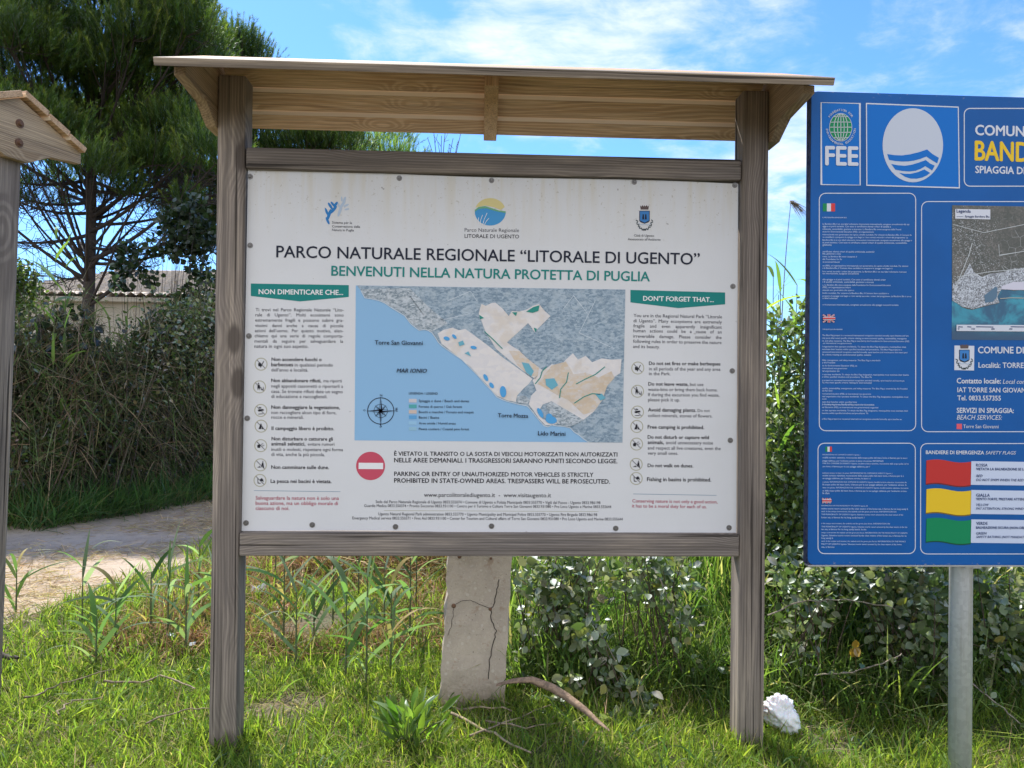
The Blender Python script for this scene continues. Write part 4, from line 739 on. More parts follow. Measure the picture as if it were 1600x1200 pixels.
for j in range(nz_+1):
    z = -.2+1.3*j/nz_; sx = .045*z; prof = []
    for u in np.linspace(0, 1, 9): prof.append((-.127+.254*u, 0))
    for u in np.linspace(0, 1, 6)[1:]: prof.append((.127, .15*u))
    for u in np.linspace(0, 1, 9)[1:]: prof.append((.127-.254*u, .15))
    for u in np.linspace(0, 1, 6)[1:-1]: prof.append((-.127, .15*(1-u)))
    rv = []
    for x, y in prof:
        ed = .003*math.sin(z*37+x*20)+.003*math.sin(z*71+y*50)+RNG.normal(0, .0016); chip = .010*max(0, math.sin(z*17+1.3))*(1 if (x < -.12 and y < .02) else 0)
        rv.append(bm.verts.new((x*(1-.02*z)+sx+(ed if abs(x) > .12 else 0)+chip, y+(ed*.4 if abs(x) < .12 else 0)+chip*.6, z)))
    rings.append(rv)
for j in range(nz_):
    for i in range(len(rings[0])): i2 = (i+1) % len(rings[0]); bm.faces.new((rings[j][i], rings[j][i2], rings[j+1][i2], rings[j+1][i]))
bm.faces.new(rings[0][::-1]); bm.faces.new(rings[-1]); bm_obj('concrete_body', bm, CONC, cp)
a_ = Acc(); DK = (.03, .022, .018); WX = lambda pts: [np.array(at(x, y, .3045))-np.array((-.07, .30, 0))+np.array((0, -.0065, 0)) for x, y in pts]
def crack(pts, w):
    P = []
    for (x0, y0), (x1, y1) in zip(pts[:-1], pts[1:]):
        for u in np.linspace(0, 1, 5)[:-1]: P.append((x0+(x1-x0)*u+random.uniform(-1.2, 1.2), y0+(y1-y0)*u))
    P.append(pts[-1]); a_.tube(WX(P), w, DK, 4)
crack([(780, 905), (776, 925), (772, 945), (767, 952), (768, 970), (775, 985), (771, 1005), (765, 1030), (763, 1060)], .0015); crack([(709, 946), (722, 938), (735, 937), (748, 943), (765, 950)], .0009); crack([(709, 948), (706, 975), (700, 992)], .0007)
a_.build('crack', mat('dark crack', (.02, .016, .013), .95), cp)
for x, y, r in ((709, 946, .009), (718, 869, .008), (766, 951, .007), (767, 872, .005)):
    p = Vector(WX([(x, y)])[0]); bm = bmesh.new(); add_cyl(bm, p, (0, -1, 0), r, .004, 10, r*.5); bm_obj('rust_spot', bm, RUST, cp)

# ------------------------------------------------------------------ house, garden wall, stake
m, k, b = nmat('pale render'); co = k.new('ShaderNodeTexCoord').outputs['Object']; n_ = k.noise(co, 1.5, 5, .6); k.put(b.inputs['Base Color'], k.mix(k.ramp(n_, .35, .7), (.62, .57, .49), (.54, .49, .41))); b.inputs['Roughness'].default_value = .9; k.put(b.inputs['Normal'], k.bump(k.noise(co, 60, 4, .6), .3, .01)); REND = m
m, k, b = nmat('pale clay tile'); co = k.new('ShaderNodeTexCoord').outputs['Object']; n_ = k.noise(co, 4, 5, .7); n2_ = k.noise(co, 30, 3, .6); k.put(b.inputs['Base Color'], k.mix(k.ramp(n2_, .35, .7), k.mix(k.ramp(n_, .35, .65), (.70, .59, .48), (.60, .48, .38)), (.74, .66, .57))); b.inputs['Roughness'].default_value = .9; TILE = m
HX0, HX1, HY0, HY1, HZ = -11.6, -1.5, 16.0, 21.0, 3.42
ho = empty('house', (HX0, HY0, 0), label='pale rendered house with light tiled roof behind the pine and hedge', cat='house')
H = lambda o: loc(o, ho)
H(box_obj('wall', (HX0, HY0+.35, -.2), (HX1, HY1-.3, HZ-.08), REND, ho, .02))
# the roof: one sheet with tile courses, hipped at the left end
def roof_sheet(p00, p10, p11, p01, nu, nv):
    V = []; p00, p10, p11, p01 = map(np.array, (p00, p10, p11, p01)); nrm = np.cross(p10-p00, p01-p00); nrm = nrm/np.linalg.norm(nrm)
    for j in range(nv):
        for e in (0, 1):
            v = (j+e)/nv
            for i in range(nu*4+1):
                u = i/(nu*4); P = (p00*(1-u)+p10*u)*(1-v)+(p01*(1-u)+p11*u)*v
                V.append(P+nrm*(.035*math.cos(i/4*2*math.pi)+(.05 if e == 0 else 0)+.004*math.sin(i*1.7+j)))
    w_ = nu*4+1; a = []
    for j in range(nv*2-1):
        for i in range(nu*4): q_ = j*w_+i; a.append((q_, q_+1, q_+w_+1, q_+w_))
    return np.array(V), np.array(a)
rf = Acc(); V, Fq = roof_sheet((HX0-.2, HY0, HZ), (HX1+.3, HY0, HZ), (HX1+.3, 18.6, HZ+.98), (HX0+2.0, 18.6, HZ+.98), 46, 10); rf.add(V, Fq, (.5, .4, .3))
V, Fq = roof_sheet((HX0-.2, 21.2, HZ), (HX0-.2, HY0, HZ), (HX0+2.0, 18.6, HZ+.98), (HX0+2.0, 18.6, HZ+.98), 22, 10); rf.add(V, Fq, (.5, .4, .3))
V, Fq = roof_sheet((HX1+.3, 21.2, HZ), (HX0-.2, 21.2, HZ), (HX0+2.0, 18.6, HZ+.98), (HX1+.3, 18.6, HZ+.98), 46, 10); rf.add(V, Fq, (.5, .4, .3))
H(rf.build('roof', TILE, ho)); H(box_obj('eaves', (HX0-.15, HY0+.06, HZ-.14), (HX1+.25, HY0+.34, HZ-.03), REND, ho, .01))
m, k, b = nmat('garden wall render'); co = k.new('ShaderNodeTexCoord').outputs['Object']; k.put(b.inputs['Base Color'], k.mix(k.ramp(k.noise(co, 3, 6, .65), .3, .7), (.33, .30, .27), (.24, .22, .20))); b.inputs['Roughness'].default_value = .95; k.put(b.inputs['Normal'], k.bump(k.noise(co, 50, 4, .6), .5, .01))
gw = empty('garden_wall', (-6.5, 6.2, 0), label='low grey garden wall with pale coping behind the hedge at left', cat='wall')
loc(box_obj('wall_body', (-10, 6.2, -.2), (-4.6, 6.42, .80), m, gw, .01), gw); loc(box_obj('coping', (-10, 6.15, .802), (-4.55, 6.47, .86), REND, gw, .01), gw)
st_ = empty('fence_stake', tuple(at(62, 600, 5.2)*1)[:2]+(0,), label='dark wooden stake standing in the hedge at left', cat='stake'); a_ = Acc(); p_ = at(62, 491, 5.2); a_.tube([(0, 0, -.2), (.01, 0, 1), (.0, 0, p_.z-.03), (0, 0, p_.z)], [.045, .043, .042, .02], (.06, .05, .045), 10); a_.build('stake_body', BARK, st_)

# ------------------------------------------------------------------ pines
def bez(a, b_, c_, n=10):
    t = np.linspace(0, 1, n)[:, None]; a, b_, c_ = map(np.array, (a, b_, c_)); return (1-t)**2*a+2*t*(1-t)*b_+t**2*c_
def pine(root, base, top, r0, clumps, shoots, needles, tone=1.0, nlen=(.055, .10), wneedle=.0085, twigs=0, dead=None):
    base, top = np.array(base, float), np.array(top, float); off = np.array(root.location)
    tr = Acc(); n = 14; t = np.linspace(0, 1, n)[:, None]; P = base+(top-base)*t+np.array([.10, .06, 0])*np.sin(t*5)*t; P[0, 2] -= .3
    tr.tube(P-off, r0*(1-.75*t[:, 0]), (.075, .055, .045), 14); tr.build('trunk', BARK, root)
    lb = Acc(); cr = Acc()
    for (c, r) in clumps:
        c = np.array(c, float); hgt = np.clip((c[2]-base[2])/(top[2]-base[2])-.12-.08*RNG.random(), .12, .97); a = base+(top-base)*hgt
        mid = (a+c)/2+np.array([0, 0, -.12*np.linalg.norm(c-a)]); L = np.linalg.norm(c-a); Bz = bez(a, mid, c, 9)
        lb.tube(Bz-off, np.linspace(.012+.009*L, .008, 9), (.06, .045, .038), 6)
        ns = int(shoots*r*r/.5); d = unit(ns); d[:, 2] = np.abs(d[:, 2])*.9-.35*RNG.random(ns); rad = r*RNG.random(ns)**.42
        p0 = c+d*rad[:, None]*np.array([1.15, 1.15, .85]); ax = d*.45+np.array([0, 0, 1.0])+RNG.normal(0, .22, (ns, 3)); ax /= np.linalg.norm(ax, axis=1)[:, None]
        sl = rnd(ns, .22, .44)
        for q in range(0, ns, 22):                       # twigs feeding some of the shoots
            s0 = Bz[RNG.integers(5, 9)]; lb.tube(np.array([s0, (s0+p0[q])/2+[0, 0, -.04], p0[q], p0[q]+ax[q]*sl[q]])-off, [.007, .006, .005, .003], (.07, .05, .04), 4)
        # needles spiral up each shoot
        k_ = needles; tt = RNG.random((ns, k_)); pos = p0[:, None]+ax[:, None]*(sl[:, None]*tt)[..., None]
        rd = unit(ns*k_).reshape(ns, k_, 3); rd -= (rd*ax[:, None]).sum(-1, keepdims=True)*ax[:, None]; rd /= np.linalg.norm(rd, axis=-1, keepdims=True)+1e-9
        dr = rd*rnd(ns*k_, .40, .85).reshape(ns, k_, 1)+ax[:, None]*.9; dr /= np.linalg.norm(dr, axis=-1, keepdims=True)
        ln = rnd(ns*k_, *nlen).reshape(ns, k_, 1); tip = pos+dr*ln; sd_ = np.cross(dr, rd); sd_ = sd_+.6*np.cross(sd_, dr)*RNG.normal(0, 1, (ns, k_, 1)); sd_ /= np.linalg.norm(sd_, axis=-1, keepdims=True)+1e-9
        V = np.stack([pos-sd_*wneedle/2, pos+sd_*wneedle/2, tip], 2).reshape(-1, 3)-off
        base_c = pal(ns, [(.06, .11, .026), (.08, .135, .03), (.042, .08, .024), (.12, .17, .038)], [4, 4, 2, 2.2], .15)*tone
        col = (base_c[:, None]*(1+np.clip((tt-.55)/.45, 0, 1)[..., None]*np.array([1.1, .8, .35]))).repeat(3, axis=1).reshape(-1, 3); cr.add(V, np.arange(len(V)).reshape(-1, 3), col)
    lb.build('branches', BARK, root); cr.build('crown', NEEDLE, root, smooth=False)
    if dead:
        de = Acc()
        for (h, ang, L, tilt) in dead:
            a = base+(top-base)*h; d = np.array([math.cos(ang), math.sin(ang), tilt]); e = a+d*L; Bz = bez(a, (a+e)/2+np.array([0, 0, -.15*L]), e, 9); de.tube(Bz-off, np.linspace(.035, .008, 9), (.06, .05, .045), 6)
            for q in range(int(11*L)):
                s0 = Bz[RNG.integers(2, 9)]; d2 = unit(1)[0]*rnd(1, .3, .8)[0]; d2[2] = d2[2]*.6-.08; e2 = s0+d2; B2 = bez(s0, (s0+e2)/2+RNG.normal(0, .08, 3), e2, 5); de.tube(B2-off, np.linspace(.010, .004, 5), (.07, .06, .055), 4)
                for q2 in range(6):
                    s2_ = B2[RNG.integers(1, 5)]; e3 = s2_+unit(1)[0]*rnd(1, .12, .4)[0]; de.tube(np.array([s2_, (s2_+e3)/2+RNG.normal(0, .04, 3), e3])-off, [.006, .005, .003], (.08, .07, .06), 3)
        de.build('dead_branches', BARK, root)
YP = 11.0
def clumps_px(spec, Y, spread):
    out = []
    for x, y, r in spec:
        yy = Y+RNG.uniform(-spread, spread); p = at(x, y, yy); out.append(((p.x, p.y, p.z), r))
    return out
tb, tt_ = at(131, 612, YP), at(150, -150, YP); tb.z = 0
p1 = empty('pine_tree', tuple(tb), label='big dark green pine with bare trunk at left behind the hedge', cat='tree')
spec = []
for (x, y) in ((20, -60), (90, -70), (160, -80), (230, -60), (-40, 0), (40, 10), (110, 0), (180, 0), (240, 20), (282, 40), (-60, 70), (20, 70), (80, 62), (140, 60), (205, 60), (262, 75), (300, 85), (-30, 130), (45, 120), (110, 112), (168, 110), (225, 115), (275, 122), (312, 130), (15, 170), (160, 165), (215, 165), (268, 170), (318, 180), (60, 175), (110, 190), (200, 215), (255, 222), (310, 230), (150, 245), (90, 250), (40, 255), (230, 270), (290, 275), (10, 240), (180, 285), (100, 292), (330, 265), (285, 205), (232, 245), (175, 195), (120, 225), (75, 215), (135, 275), (255, 258), (205, 262), (60, 300), (35, 330), (95, 325), (165, 318), (215, 305), (255, 300), (290, 320), (15, 290), (25, 205), (300, 55), (275, 15), (250, -20), (-80, 160), (-90, 250), (-100, -20)): spec.append((x+RNG.uniform(-10, 10), y+RNG.uniform(-10, 10), RNG.uniform(.5, .78) if y < 230 else RNG.uniform(.34, .52) if y < 290 else RNG.uniform(.2, .3)))
pine(p1, tb, tt_, .125, clumps_px(spec, YP, 2.0)+clumps_px([(x, y, .6) for x, y in ((30, -150), (120, -160), (200, -140), (130, -200), (-60, -110))], YP, 1.5), 400, 56,
     dead=[(.48, 0.2, 1.9, .25), (.46, 2.9, 1.7, .15), (.42, .4, 2.2, .35), (.40, 3.3, 1.8, -.05), (.37, 1.4, 1.5, .1), (.35, -.3, 2.4, .18), (.52, -1.0, 1.6, .0), (.33, 2.5, 1.4, .1), (.50, 3.6, 1.5, -.1), (.44, -2.2, 1.3, 0), (.55, .6, 2.0, -.1), (.38, 5.9, 2.3, .05), (.50, 6.1, 2.5, -.12), (.54, .1, 2.7, -.2)])
Y2 = 13.5; tb, tt_ = at(395, 612, Y2), at(370, 60, Y2); tb.z = 0
p2 = empty('pine_tree', tuple(tb), label='dark pine rising behind the left post and roof of the wooden board', cat='tree')
spec = [(x+RNG.uniform(-8, 8), y+RNG.uniform(-8, 8), RNG.uniform(.4, .62)) for x, y in ((365, 78), (352, 95), (385, 105), (345, 140), (390, 150), (340, 190), (380, 185), (420, 180), (300, 235), (335, 240), (375, 230), (420, 215), (460, 200), (500, 212), (452, 232), (405, 250), (280, 290), (320, 300), (360, 290), (410, 300), (500, 240), (470, 270), (300, 345), (335, 350), (345, 390), (310, 385), (380, 350), (430, 340), (480, 320), (528, 225), (285, 330), (345, 320))]
pine(p2, tb, tt_, .15, clumps_px(spec, Y2, 1.2), 400, 52, .9)
Y3 = 17.0; tb, tt_ = at(590, 612, Y3), at(600, 225, Y3); tb.z = 0
p3 = empty('pine_tree', tuple(tb), label='bright green young pine whose tips show just above the top rail', cat='tree')
pine(p3, tb, tt_, .11, clumps_px([(x, y, r) for x, y, r in ((575, 232, .34), (600, 222, .38), (628, 226, .36), (548, 240, .4), (610, 250, .5), (570, 260, .5), (640, 260, .5), (600, 300, .6), (640, 320, .6), (560, 320, .6), (520, 250, .45), (590, 360, .6))], Y3, .5), 260, 44, 2.0)
tb = at(690, 612, 14.0); tb.z = 0
bt = empty('bare_tree', tuple(tb), label='small leafless tree whose thin twigs show above the top rail', cat='tree')
a_ = Acc(); tp = at(690, 300, 14.0).z; a_.tube([(0, 0, -.2), (.02, .02, tp*.5), (0, 0, tp)], [.05, .04, .025], (.10, .08, .07), 7); a_.build('trunk', BARK, bt); a_ = Acc()
for (x, y) in ((662, 228), (668, 215), (678, 208), (690, 212), (702, 225), (715, 222), (720, 208), (672, 235), (696, 204), (708, 216), (684, 222)):
    e = np.array(at(x, y, 14.0+RNG.uniform(-.3, .3)))-np.array(tb); Bz = bez((0, 0, tp*.93), (e[0]*.5+RNG.normal(0, .06), 0, (tp+e[2])/2-.05), e, 7); a_.tube(Bz, np.linspace(.014, .006, 7), (.14, .11, .09), 4)
    for q in range(3): s0 = Bz[RNG.integers(3, 7)]; a_.tube([s0, s0+RNG.normal(0, .1, 3)+[0, 0, .12]], [.007, .004], (.14, .11, .09), 3)
a_.build('twigs', BARK, bt)

# ------------------------------------------------------------------ leafy shrubs and hedge
def shrub(root, spots, n, size, cols, wts, template=OVAL, ncane=14, canecol=(.13, .09, .06), mt=LEAF, stemname='stems', leafname='leaves', base=(0, 0, 0), up=.5):
    """leaves scattered through overlapping clumps (centre, radius) fed by arching stems; coordinates relative to root"""
    st = Acc(); lf = Acc(); tot = sum(r**2 for _, r in spots)
    for c, r in spots:
        c = np.array(c, float); nn_ = int(n*r*r/tot); d = unit(nn_); p = c+d*(r*RNG.random(nn_)**.45)[:, None]+RNG.normal(0, .02, (nn_, 3)); p[:, 2] = np.maximum(p[:, 2], .02)
        ax = d*.8+RNG.normal(0, .6, (nn_, 3))+np.array([0, -.1, .1]); nr = np.array([0, -.35, up])+RNG.normal(0, .55, (nn_, 3))+d*.25
        lf.leaves(p, ax, nr, rnd(nn_, *size), pal(nn_, cols, wts), template)
        for q in range(max(2, int(ncane*r*r/tot*len(spots)))):
            b0 = np.array(base)+np.array([c[0]*.6, c[1]*.6, -.05])+RNG.normal(0, .08, 3)*[1, 1, 0]; e = c+unit(1)[0]*r*.95; st.tube(bez(b0, (b0+e)/2+np.array([0, 0, .3*r])+RNG.normal(0, .1*r+.02, 3), e, 8), np.linspace(.0045, .0016, 8), canecol, 4)
    st.build(stemname, STEM, root); lf.build(leafname, mt, root)
BR = [(.12, .165, .065), (.18, .22, .11), (.26, .29, .18), (.38, .40, .30), (.075, .115, .04), (.25, .26, .07)]; BW = [4, 5, 4, 2.2, 3, 1]
def bramble(label, x, y, Y, spots, n, size=(.018, .054), cols=BR, wts=BW):
    p = at(x, y, Y); r = empty('bramble_bush', (p.x, p.y, 0), label=label, cat='bramble', group='brambles behind the boards')
    shrub(r, [((at(a_, b_, Y+dy).x-p.x, dy, at(a_, b_, Y+dy).z), rad*1.12) for a_, b_, dy, rad in spots], int(n*1.25), size, cols, wts, OVAL, 5); return r
bramble('grey green bramble with round leaves right beside the concrete post', 860, 980, .55, [(830, 905, 0, .09), (850, 960, .0, .11), (880, 900, .05, .13), (835, 1000, 0, .07), (895, 940, .05, .10), (870, 880, .1, .14), (925, 905, .1, .10), (815, 1035, -.05, .045)], 620)
bramble('dusty bramble with pale arching cane near the right post', 1040, 960, .50, [(1010, 890, .1, .12), (1050, 900, .1, .12), (1060, 975, 0, .07), (1095, 1045, 0, .06), (985, 910, .1, .08)], 330)
bramble('sparse pale bramble low in the grass between concrete post and right post', 960, 1060, .38, [(910, 985, 0, .06), (940, 1020, 0, .06), (960, 1070, -.05, .06), (990, 1090, -.1, .05), (1000, 1130, -.15, .05), (950, 1140, -.2, .05), (880, 1085, -.1, .06)], 260)
bramble('bramble in shade right of the right wooden post', 1240, 990, .55, [(1235, 900, 0, .1), (1245, 1000, 0, .08), (1225, 1040, 0, .06), (1260, 930, .1, .12), (1300, 910, .1, .1)], 380)
bramble('thick grey green bramble left of the galvanised pole', 1420, 980, .55, [(1400, 900, .1, .13), (1440, 920, .05, .13), (1380, 930, .1, .11), (1450, 980, 0, .13), (1440, 1050, 0, .12), (1470, 1020, 0, .1), (1390, 1000, .1, .09), (1460, 1080, -.03, .08)], 1150)
bramble('grey green bramble right of the galvanised pole', 1570, 1000, .55, [(1560, 920, .1, .16), (1600, 960, .1, .16), (1550, 1010, 0, .12), (1590, 1050, 0, .12), (1640, 1000, .1, .2), (1700, 950, .2, .25), (1620, 1090, 0, .1)], 1350)
bramble('dark bramble thicket behind the gap between wooden board and blue sign', 1235, 760, 1.1, [(1225, 840, 0, .2), (1250, 780, .1, .25), (1225, 700, .2, .25), (1250, 640, .3, .25), (1225, 580, .4, .22), (1250, 530, .4, .2), (1200, 760, .2, .25), (1290, 700, .3, .3), (1300, 850, .1, .25)], 4200, (.026, .048), [(.09, .14, .035), (.14, .19, .05), (.20, .25, .07), (.06, .09, .03), (.24, .26, .13)], [5, 4, 3.5, 3, 1])
for lb_, pts in (('pale bare bramble cane slanting down through the grass between concrete post and right post', [(915, 960, .45), (945, 1000, .40), (965, 1040, .35), (985, 1085, .28), (1003, 1125, .2)]), ('short pale bramble cane hanging near the right post', [(1030, 905, .42), (1040, 930, .40), (1052, 955, .38), (1062, 980, .37)]), ('long dry cane arching right of the right wooden post', [(1200, 960, .42), (1250, 940, .42), (1320, 936, .44), (1400, 950, .5)]), ('grey dry cane low in the grass left of the pole', [(1275, 1055, .38), (1330, 1050, .36), (1390, 1032, .36), (1410, 1022, .4)]), ('long pale cane sloping down right of the pole', [(1515, 1065, .3), (1560, 1100, .22), (1600, 1135, .14), (1660, 1180, .05)])):
    P = [np.array(at(x, y, Y)) for x, y, Y in pts]; r = empty('bramble_cane', tuple(P[0]), label=lb_, cat='cane'); a_ = Acc(); t_ = np.linspace(0, 1, len(P)); tq = np.linspace(0, 1, 16)
    Q = np.stack([np.interp(tq, t_, [p[i] for p in P]) for i in range(3)], 1)-P[0]+RNG.normal(0, .002, (16, 3)); a_.tube(Q, np.linspace(.0035, .002, 16), (.36, .30, .23), 5)
    a_.build('cane_stem', STEM, r); a_ = Acc(); n = 16; q_ = Q[RNG.integers(2, 16, n)]+RNG.normal(0, .012, (n, 3)); a_.leaves(q_, unit(n), np.array([0, -.5, .7])+RNG.normal(0, .5, (n, 3)), rnd(n, .018, .036), pal(n, BR, BW), OVAL); a_.build('leaves', LEAF, r)
yl = empty('yellow_leaf', tuple(at(1336, 1020, .35)), label='single large yellow leaf hanging in the grass left of the pole', cat='leaf'); a_ = Acc()
a_.leaves(np.array([[0, 0, .02], [.0, 0, .02], [0, 0, .02]]), np.array([[-.3, 0, -1], [.4, -.1, -.8], [.0, -.2, 1.]]), np.array([[0, -1, .2], [.3, -1, .2], [0, -1, .3]]), np.array([.04, .04, .034]), np.array([[.34, .20, .03]]*3), ROUND); a_.tube(bez((.04, .06, -.32), (.03, .04, -.1), (0, 0, .02), 8), [.0018]*8, (.2, .17, .06), 4); a_.build('leaf_blade', LEAF, yl)

# the overgrown hedge along the far side of the track
hp = [(x, y) for x, y in ((-4.65, 4.4), (-4.35, 5.0), (-4.0, 5.7), (-3.65, 6.6), (-3.45, 7.5), (-3.2, 8.4), (-3.0, 9.4), (-2.6, 10.4))]
hd = empty('hedge', (-4.2, 6.0, 0), label='overgrown dry hedge of bramble and dead grass along the far side of the track', cat='hedge')
ho_ = np.array(hd.location); hs = np.array(hp)
def along(n):
    t = RNG.random(n)*(len(hp)-1); i = t.astype(int); f_ = (t-i)[:, None]; q = hs[i]*(1-f_)+hs[i+1]*f_; tang = hs[i+1]-hs[i]; tang /= np.linalg.norm(tang, axis=1)[:, None]; nrm = np.stack([tang[:, 1], -tang[:, 0]], 1)
    return q, nrm, t
def clump(P, lo=-.25):
    return np.sin(P[:, 0]*3.1+P[:, 2]*2.3)+np.sin(P[:, 1]*2.7-P[:, 2]*3.4+1)+.8*np.sin(P[:, 0]*6.3-P[:, 1]*5.1+P[:, 2]*7.2)+RNG.normal(0, .5, len(P)) > lo
def hedge_top(t): return 1.86+.22*np.sin(t*2.1+.5)+.15*np.sin(t*5.3)+.16*np.sin(t*13.7+1)+.10*np.sin(t*29)-.75*np.clip(1.0-t*.9, 0, 1)+.05*t
lf = Acc(); n = 30000; q, nr, t = along(n); hh = hedge_top(t); z = hh*RNG.random(n)**.62; bulge = .55*np.sin(np.clip(z/hh, 0, 1)*2.6+.35); dpt = rnd(n, -.9, 1)*np.clip(bulge+.15, .1, 1); z = z+np.where(RNG.random(n) < .12, rnd(n, 0, .28), 0)
P = np.concatenate([q+nr*dpt[:, None], z[:, None]], 1)-ho_; P = P[clump(P, -.35)]; n = len(P); lf.leaves(P, unit(n)+[0, 0, .2], np.array([.1, -.2, .6])+RNG.normal(0, .6, (n, 3)), rnd(n, .026, .055), pal(n, [(.07, .11, .035), (.11, .15, .05), (.17, .16, .08), (.22, .17, .10), (.035, .055, .02), (.28, .24, .16)], [5, 4, 2.5, 1.6, 5, .7]), OVAL); lf.build('leaves', LEAF, hd)
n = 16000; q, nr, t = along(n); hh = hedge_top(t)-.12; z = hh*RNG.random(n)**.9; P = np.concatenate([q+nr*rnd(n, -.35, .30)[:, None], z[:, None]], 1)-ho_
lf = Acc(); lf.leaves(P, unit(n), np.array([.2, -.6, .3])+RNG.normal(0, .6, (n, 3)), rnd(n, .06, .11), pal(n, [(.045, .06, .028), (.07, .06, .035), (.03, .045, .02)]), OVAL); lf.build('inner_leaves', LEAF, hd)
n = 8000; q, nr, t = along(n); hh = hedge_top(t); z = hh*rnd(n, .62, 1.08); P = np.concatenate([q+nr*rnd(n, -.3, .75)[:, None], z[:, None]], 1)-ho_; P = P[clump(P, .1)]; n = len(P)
lf = Acc(); lf.leaves(P, unit(n)+[0, 0, .2], np.array([.1, -.3, .7])+RNG.normal(0, .55, (n, 3)), rnd(n, .03, .062), pal(n, [(.13, .17, .06), (.18, .21, .09), (.24, .22, .12), (.28, .25, .15)], [4, 3, 2, 1.4]), OVAL); lf.build('top_leaves', LEAF, hd)  # lighter greens put sunlight into the colour of the hedge top
ds = Acc(); n = 17000; q, nr, t = along(n); hh = hedge_top(t); z = hh*RNG.random(n)**.8; bulge = .55*np.sin(np.clip(z/hh, 0, 1)*2.6+.35)+.1; P = np.concatenate([q+nr*(rnd(n, -.5, 1.08)*bulge)[:, None], z[:, None]], 1)-ho_
D = np.concatenate([nr*rnd(n, -.4, .9)[:, None], rnd(n, -.9, .8)[:, None]], 1)+RNG.normal(0, .45, (n, 3)); ds.blades(P, D, rnd(n, .14, .60), rnd(n, .004, .010), rnd(n, -.2, .7), pal(n, [(.18, .14, .09), (.28, .215, .14), (.11, .09, .055), (.38, .31, .21), (.10, .15, .05), (.15, .19, .075)], [3, 2.4, 3, 1, 4, 2.5]), 4); ds.build('dead_stalks', DRY, hd)
ds = Acc()
for i_ in range(170):
    q, nr, t = along(1); h0 = float(hedge_top(t)[0]); b0 = np.array([*(q[0]+nr[0]*RNG.uniform(-.2, .7)), 0]); e = np.array([*(q[0]+nr[0]*RNG.uniform(-.3, .8)+RNG.normal(0, .4, 2)), h0*RNG.uniform(.5, 1.15)]); ds.tube(bez(b0, (b0+e)/2+np.array([0, 0, .35])+RNG.normal(0, .2, 3), e, 9)-ho_, np.linspace(.007, .002, 9), pal(1, [(.16, .11, .08), (.24, .19, .14), (.10, .07, .05)])[0], 4)
ds.build('canes', STEM, hd)
gr = Acc(); n = 6500; q, nr, t = along(n); P = np.concatenate([q+nr*rnd(n, .25, .95)[:, None], np.zeros((n, 1))], 1)-ho_; gr.blades(P, RNG.normal(0, .35, (n, 3))+[.25, -.2, 1], rnd(n, .18, .70), rnd(n, .007, .014), rnd(n, .15, .6), pal(n, [(.07, .14, .04), (.05, .10, .035), (.10, .17, .05), (.2, .17, .08)], [4, 3, 2, 1]), 4); gr.build('foot_grass', GRASS, hd)
# ivy-like dark climber right of the pine trunk
iv = empty('round_leaf_shrub', (-5.0, 8.6, 0), label='dark round leaved shrub rising above the hedge right of the pine trunk', cat='shrub')
shrub(iv, [tuple([tuple(np.array(at(x, y, 8.6+dy))-np.array(iv.location)), r]) for x, y, dy, r in ((205, 395, 0, .16), (190, 420, 0, .12), (215, 425, .1, .12), (240, 385, 0, .10), (270, 350, 0, .22), (290, 390, .1, .2), (310, 420, .1, .16), (325, 440, 0, .15), (265, 395, 0, .14), (318, 370, .1, .25), (300, 330, 0, .25), (240, 440, 0, .12), (190, 440, 0, .15), (285, 480, 0, .22), (300, 460, 0, .15))], 1500, (.06, .095), [(.02, .035, .015), (.03, .05, .02), (.045, .07, .025)], None, ROUND, 5, (.05, .04, .035), stemname='stems')
gb = empty('green_bush', (-9.5, 12.5, 0), label='light green bush by the house corner at far left', cat='bush')
shrub(gb, [((at(x, y, 12.5).x+9.5, 0, at(x, y, 12.5).z), r) for x, y, r in ((28, 430, .35), (40, 445, .3), (15, 440, .5), (25, 480, .6), (0, 470, .6))], 2600, (.05, .1), [(.10, .16, .03), (.14, .20, .04), (.07, .12, .03)], None, OVAL, 8)
# ------------------------------------------------------------------ reeds: each plant a stem with long arching leaves
def reed(label, base, h, nl, leaf=(.28, .45), w=(.014, .025), cols=None, group=None, lean=(0, 0), name='reed_plant'):
    r = empty(name, tuple(base), RNG.uniform(0, 6.28), label, 'reed', group); st = Acc(); lf = Acc(); P = bez((0, 0, -.05), (lean[0]*.3, lean[1]*.3, h*.5), (lean[0], lean[1], h), 8); st.tube(P, np.linspace(.006, .002, 8), (.14, .17, .07), 6); st.build('stem', STEM, r)
    t = np.linspace(.18, 1, nl); ang = np.arange(nl)*2.6+RNG.normal(0, .5, nl); pos = np.stack([np.interp(t, np.linspace(0, 1, 8), P[:, i]) for i in range(3)], 1)
    D = np.stack([np.cos(ang), np.sin(ang), rnd(nl, .7, 2.0)], 1); lf.blades(pos, D, rnd(nl, *leaf)*(1.1-.35*t), rnd(nl, *w), rnd(nl, .1, .65), pal(nl, cols or [(.10, .17, .07), (.14, .20, .11), (.09, .16, .05), (.20, .25, .17), (.34, .27, .14)], None if cols else (3, 3, 3, 2, 1)), 7, np.array([.45, .9, 1, .95, .8, .6, .35, .04])); lf.build('leaves', GRASS, r); return r
left_bases = [(262, 1000, .34), (128, 985, .36), (235, 985, .30), (310, 955, .36), (340, 985, .30), (180, 1010, .28), (25, 960, .26), (290, 1020, .3), (150, 1040, .22)]
for x, y, h in left_bases: reed('blue green reed shoot growing in the grass left of the left post', gp(x, y), h, 8, group='reed shoots left of the board')
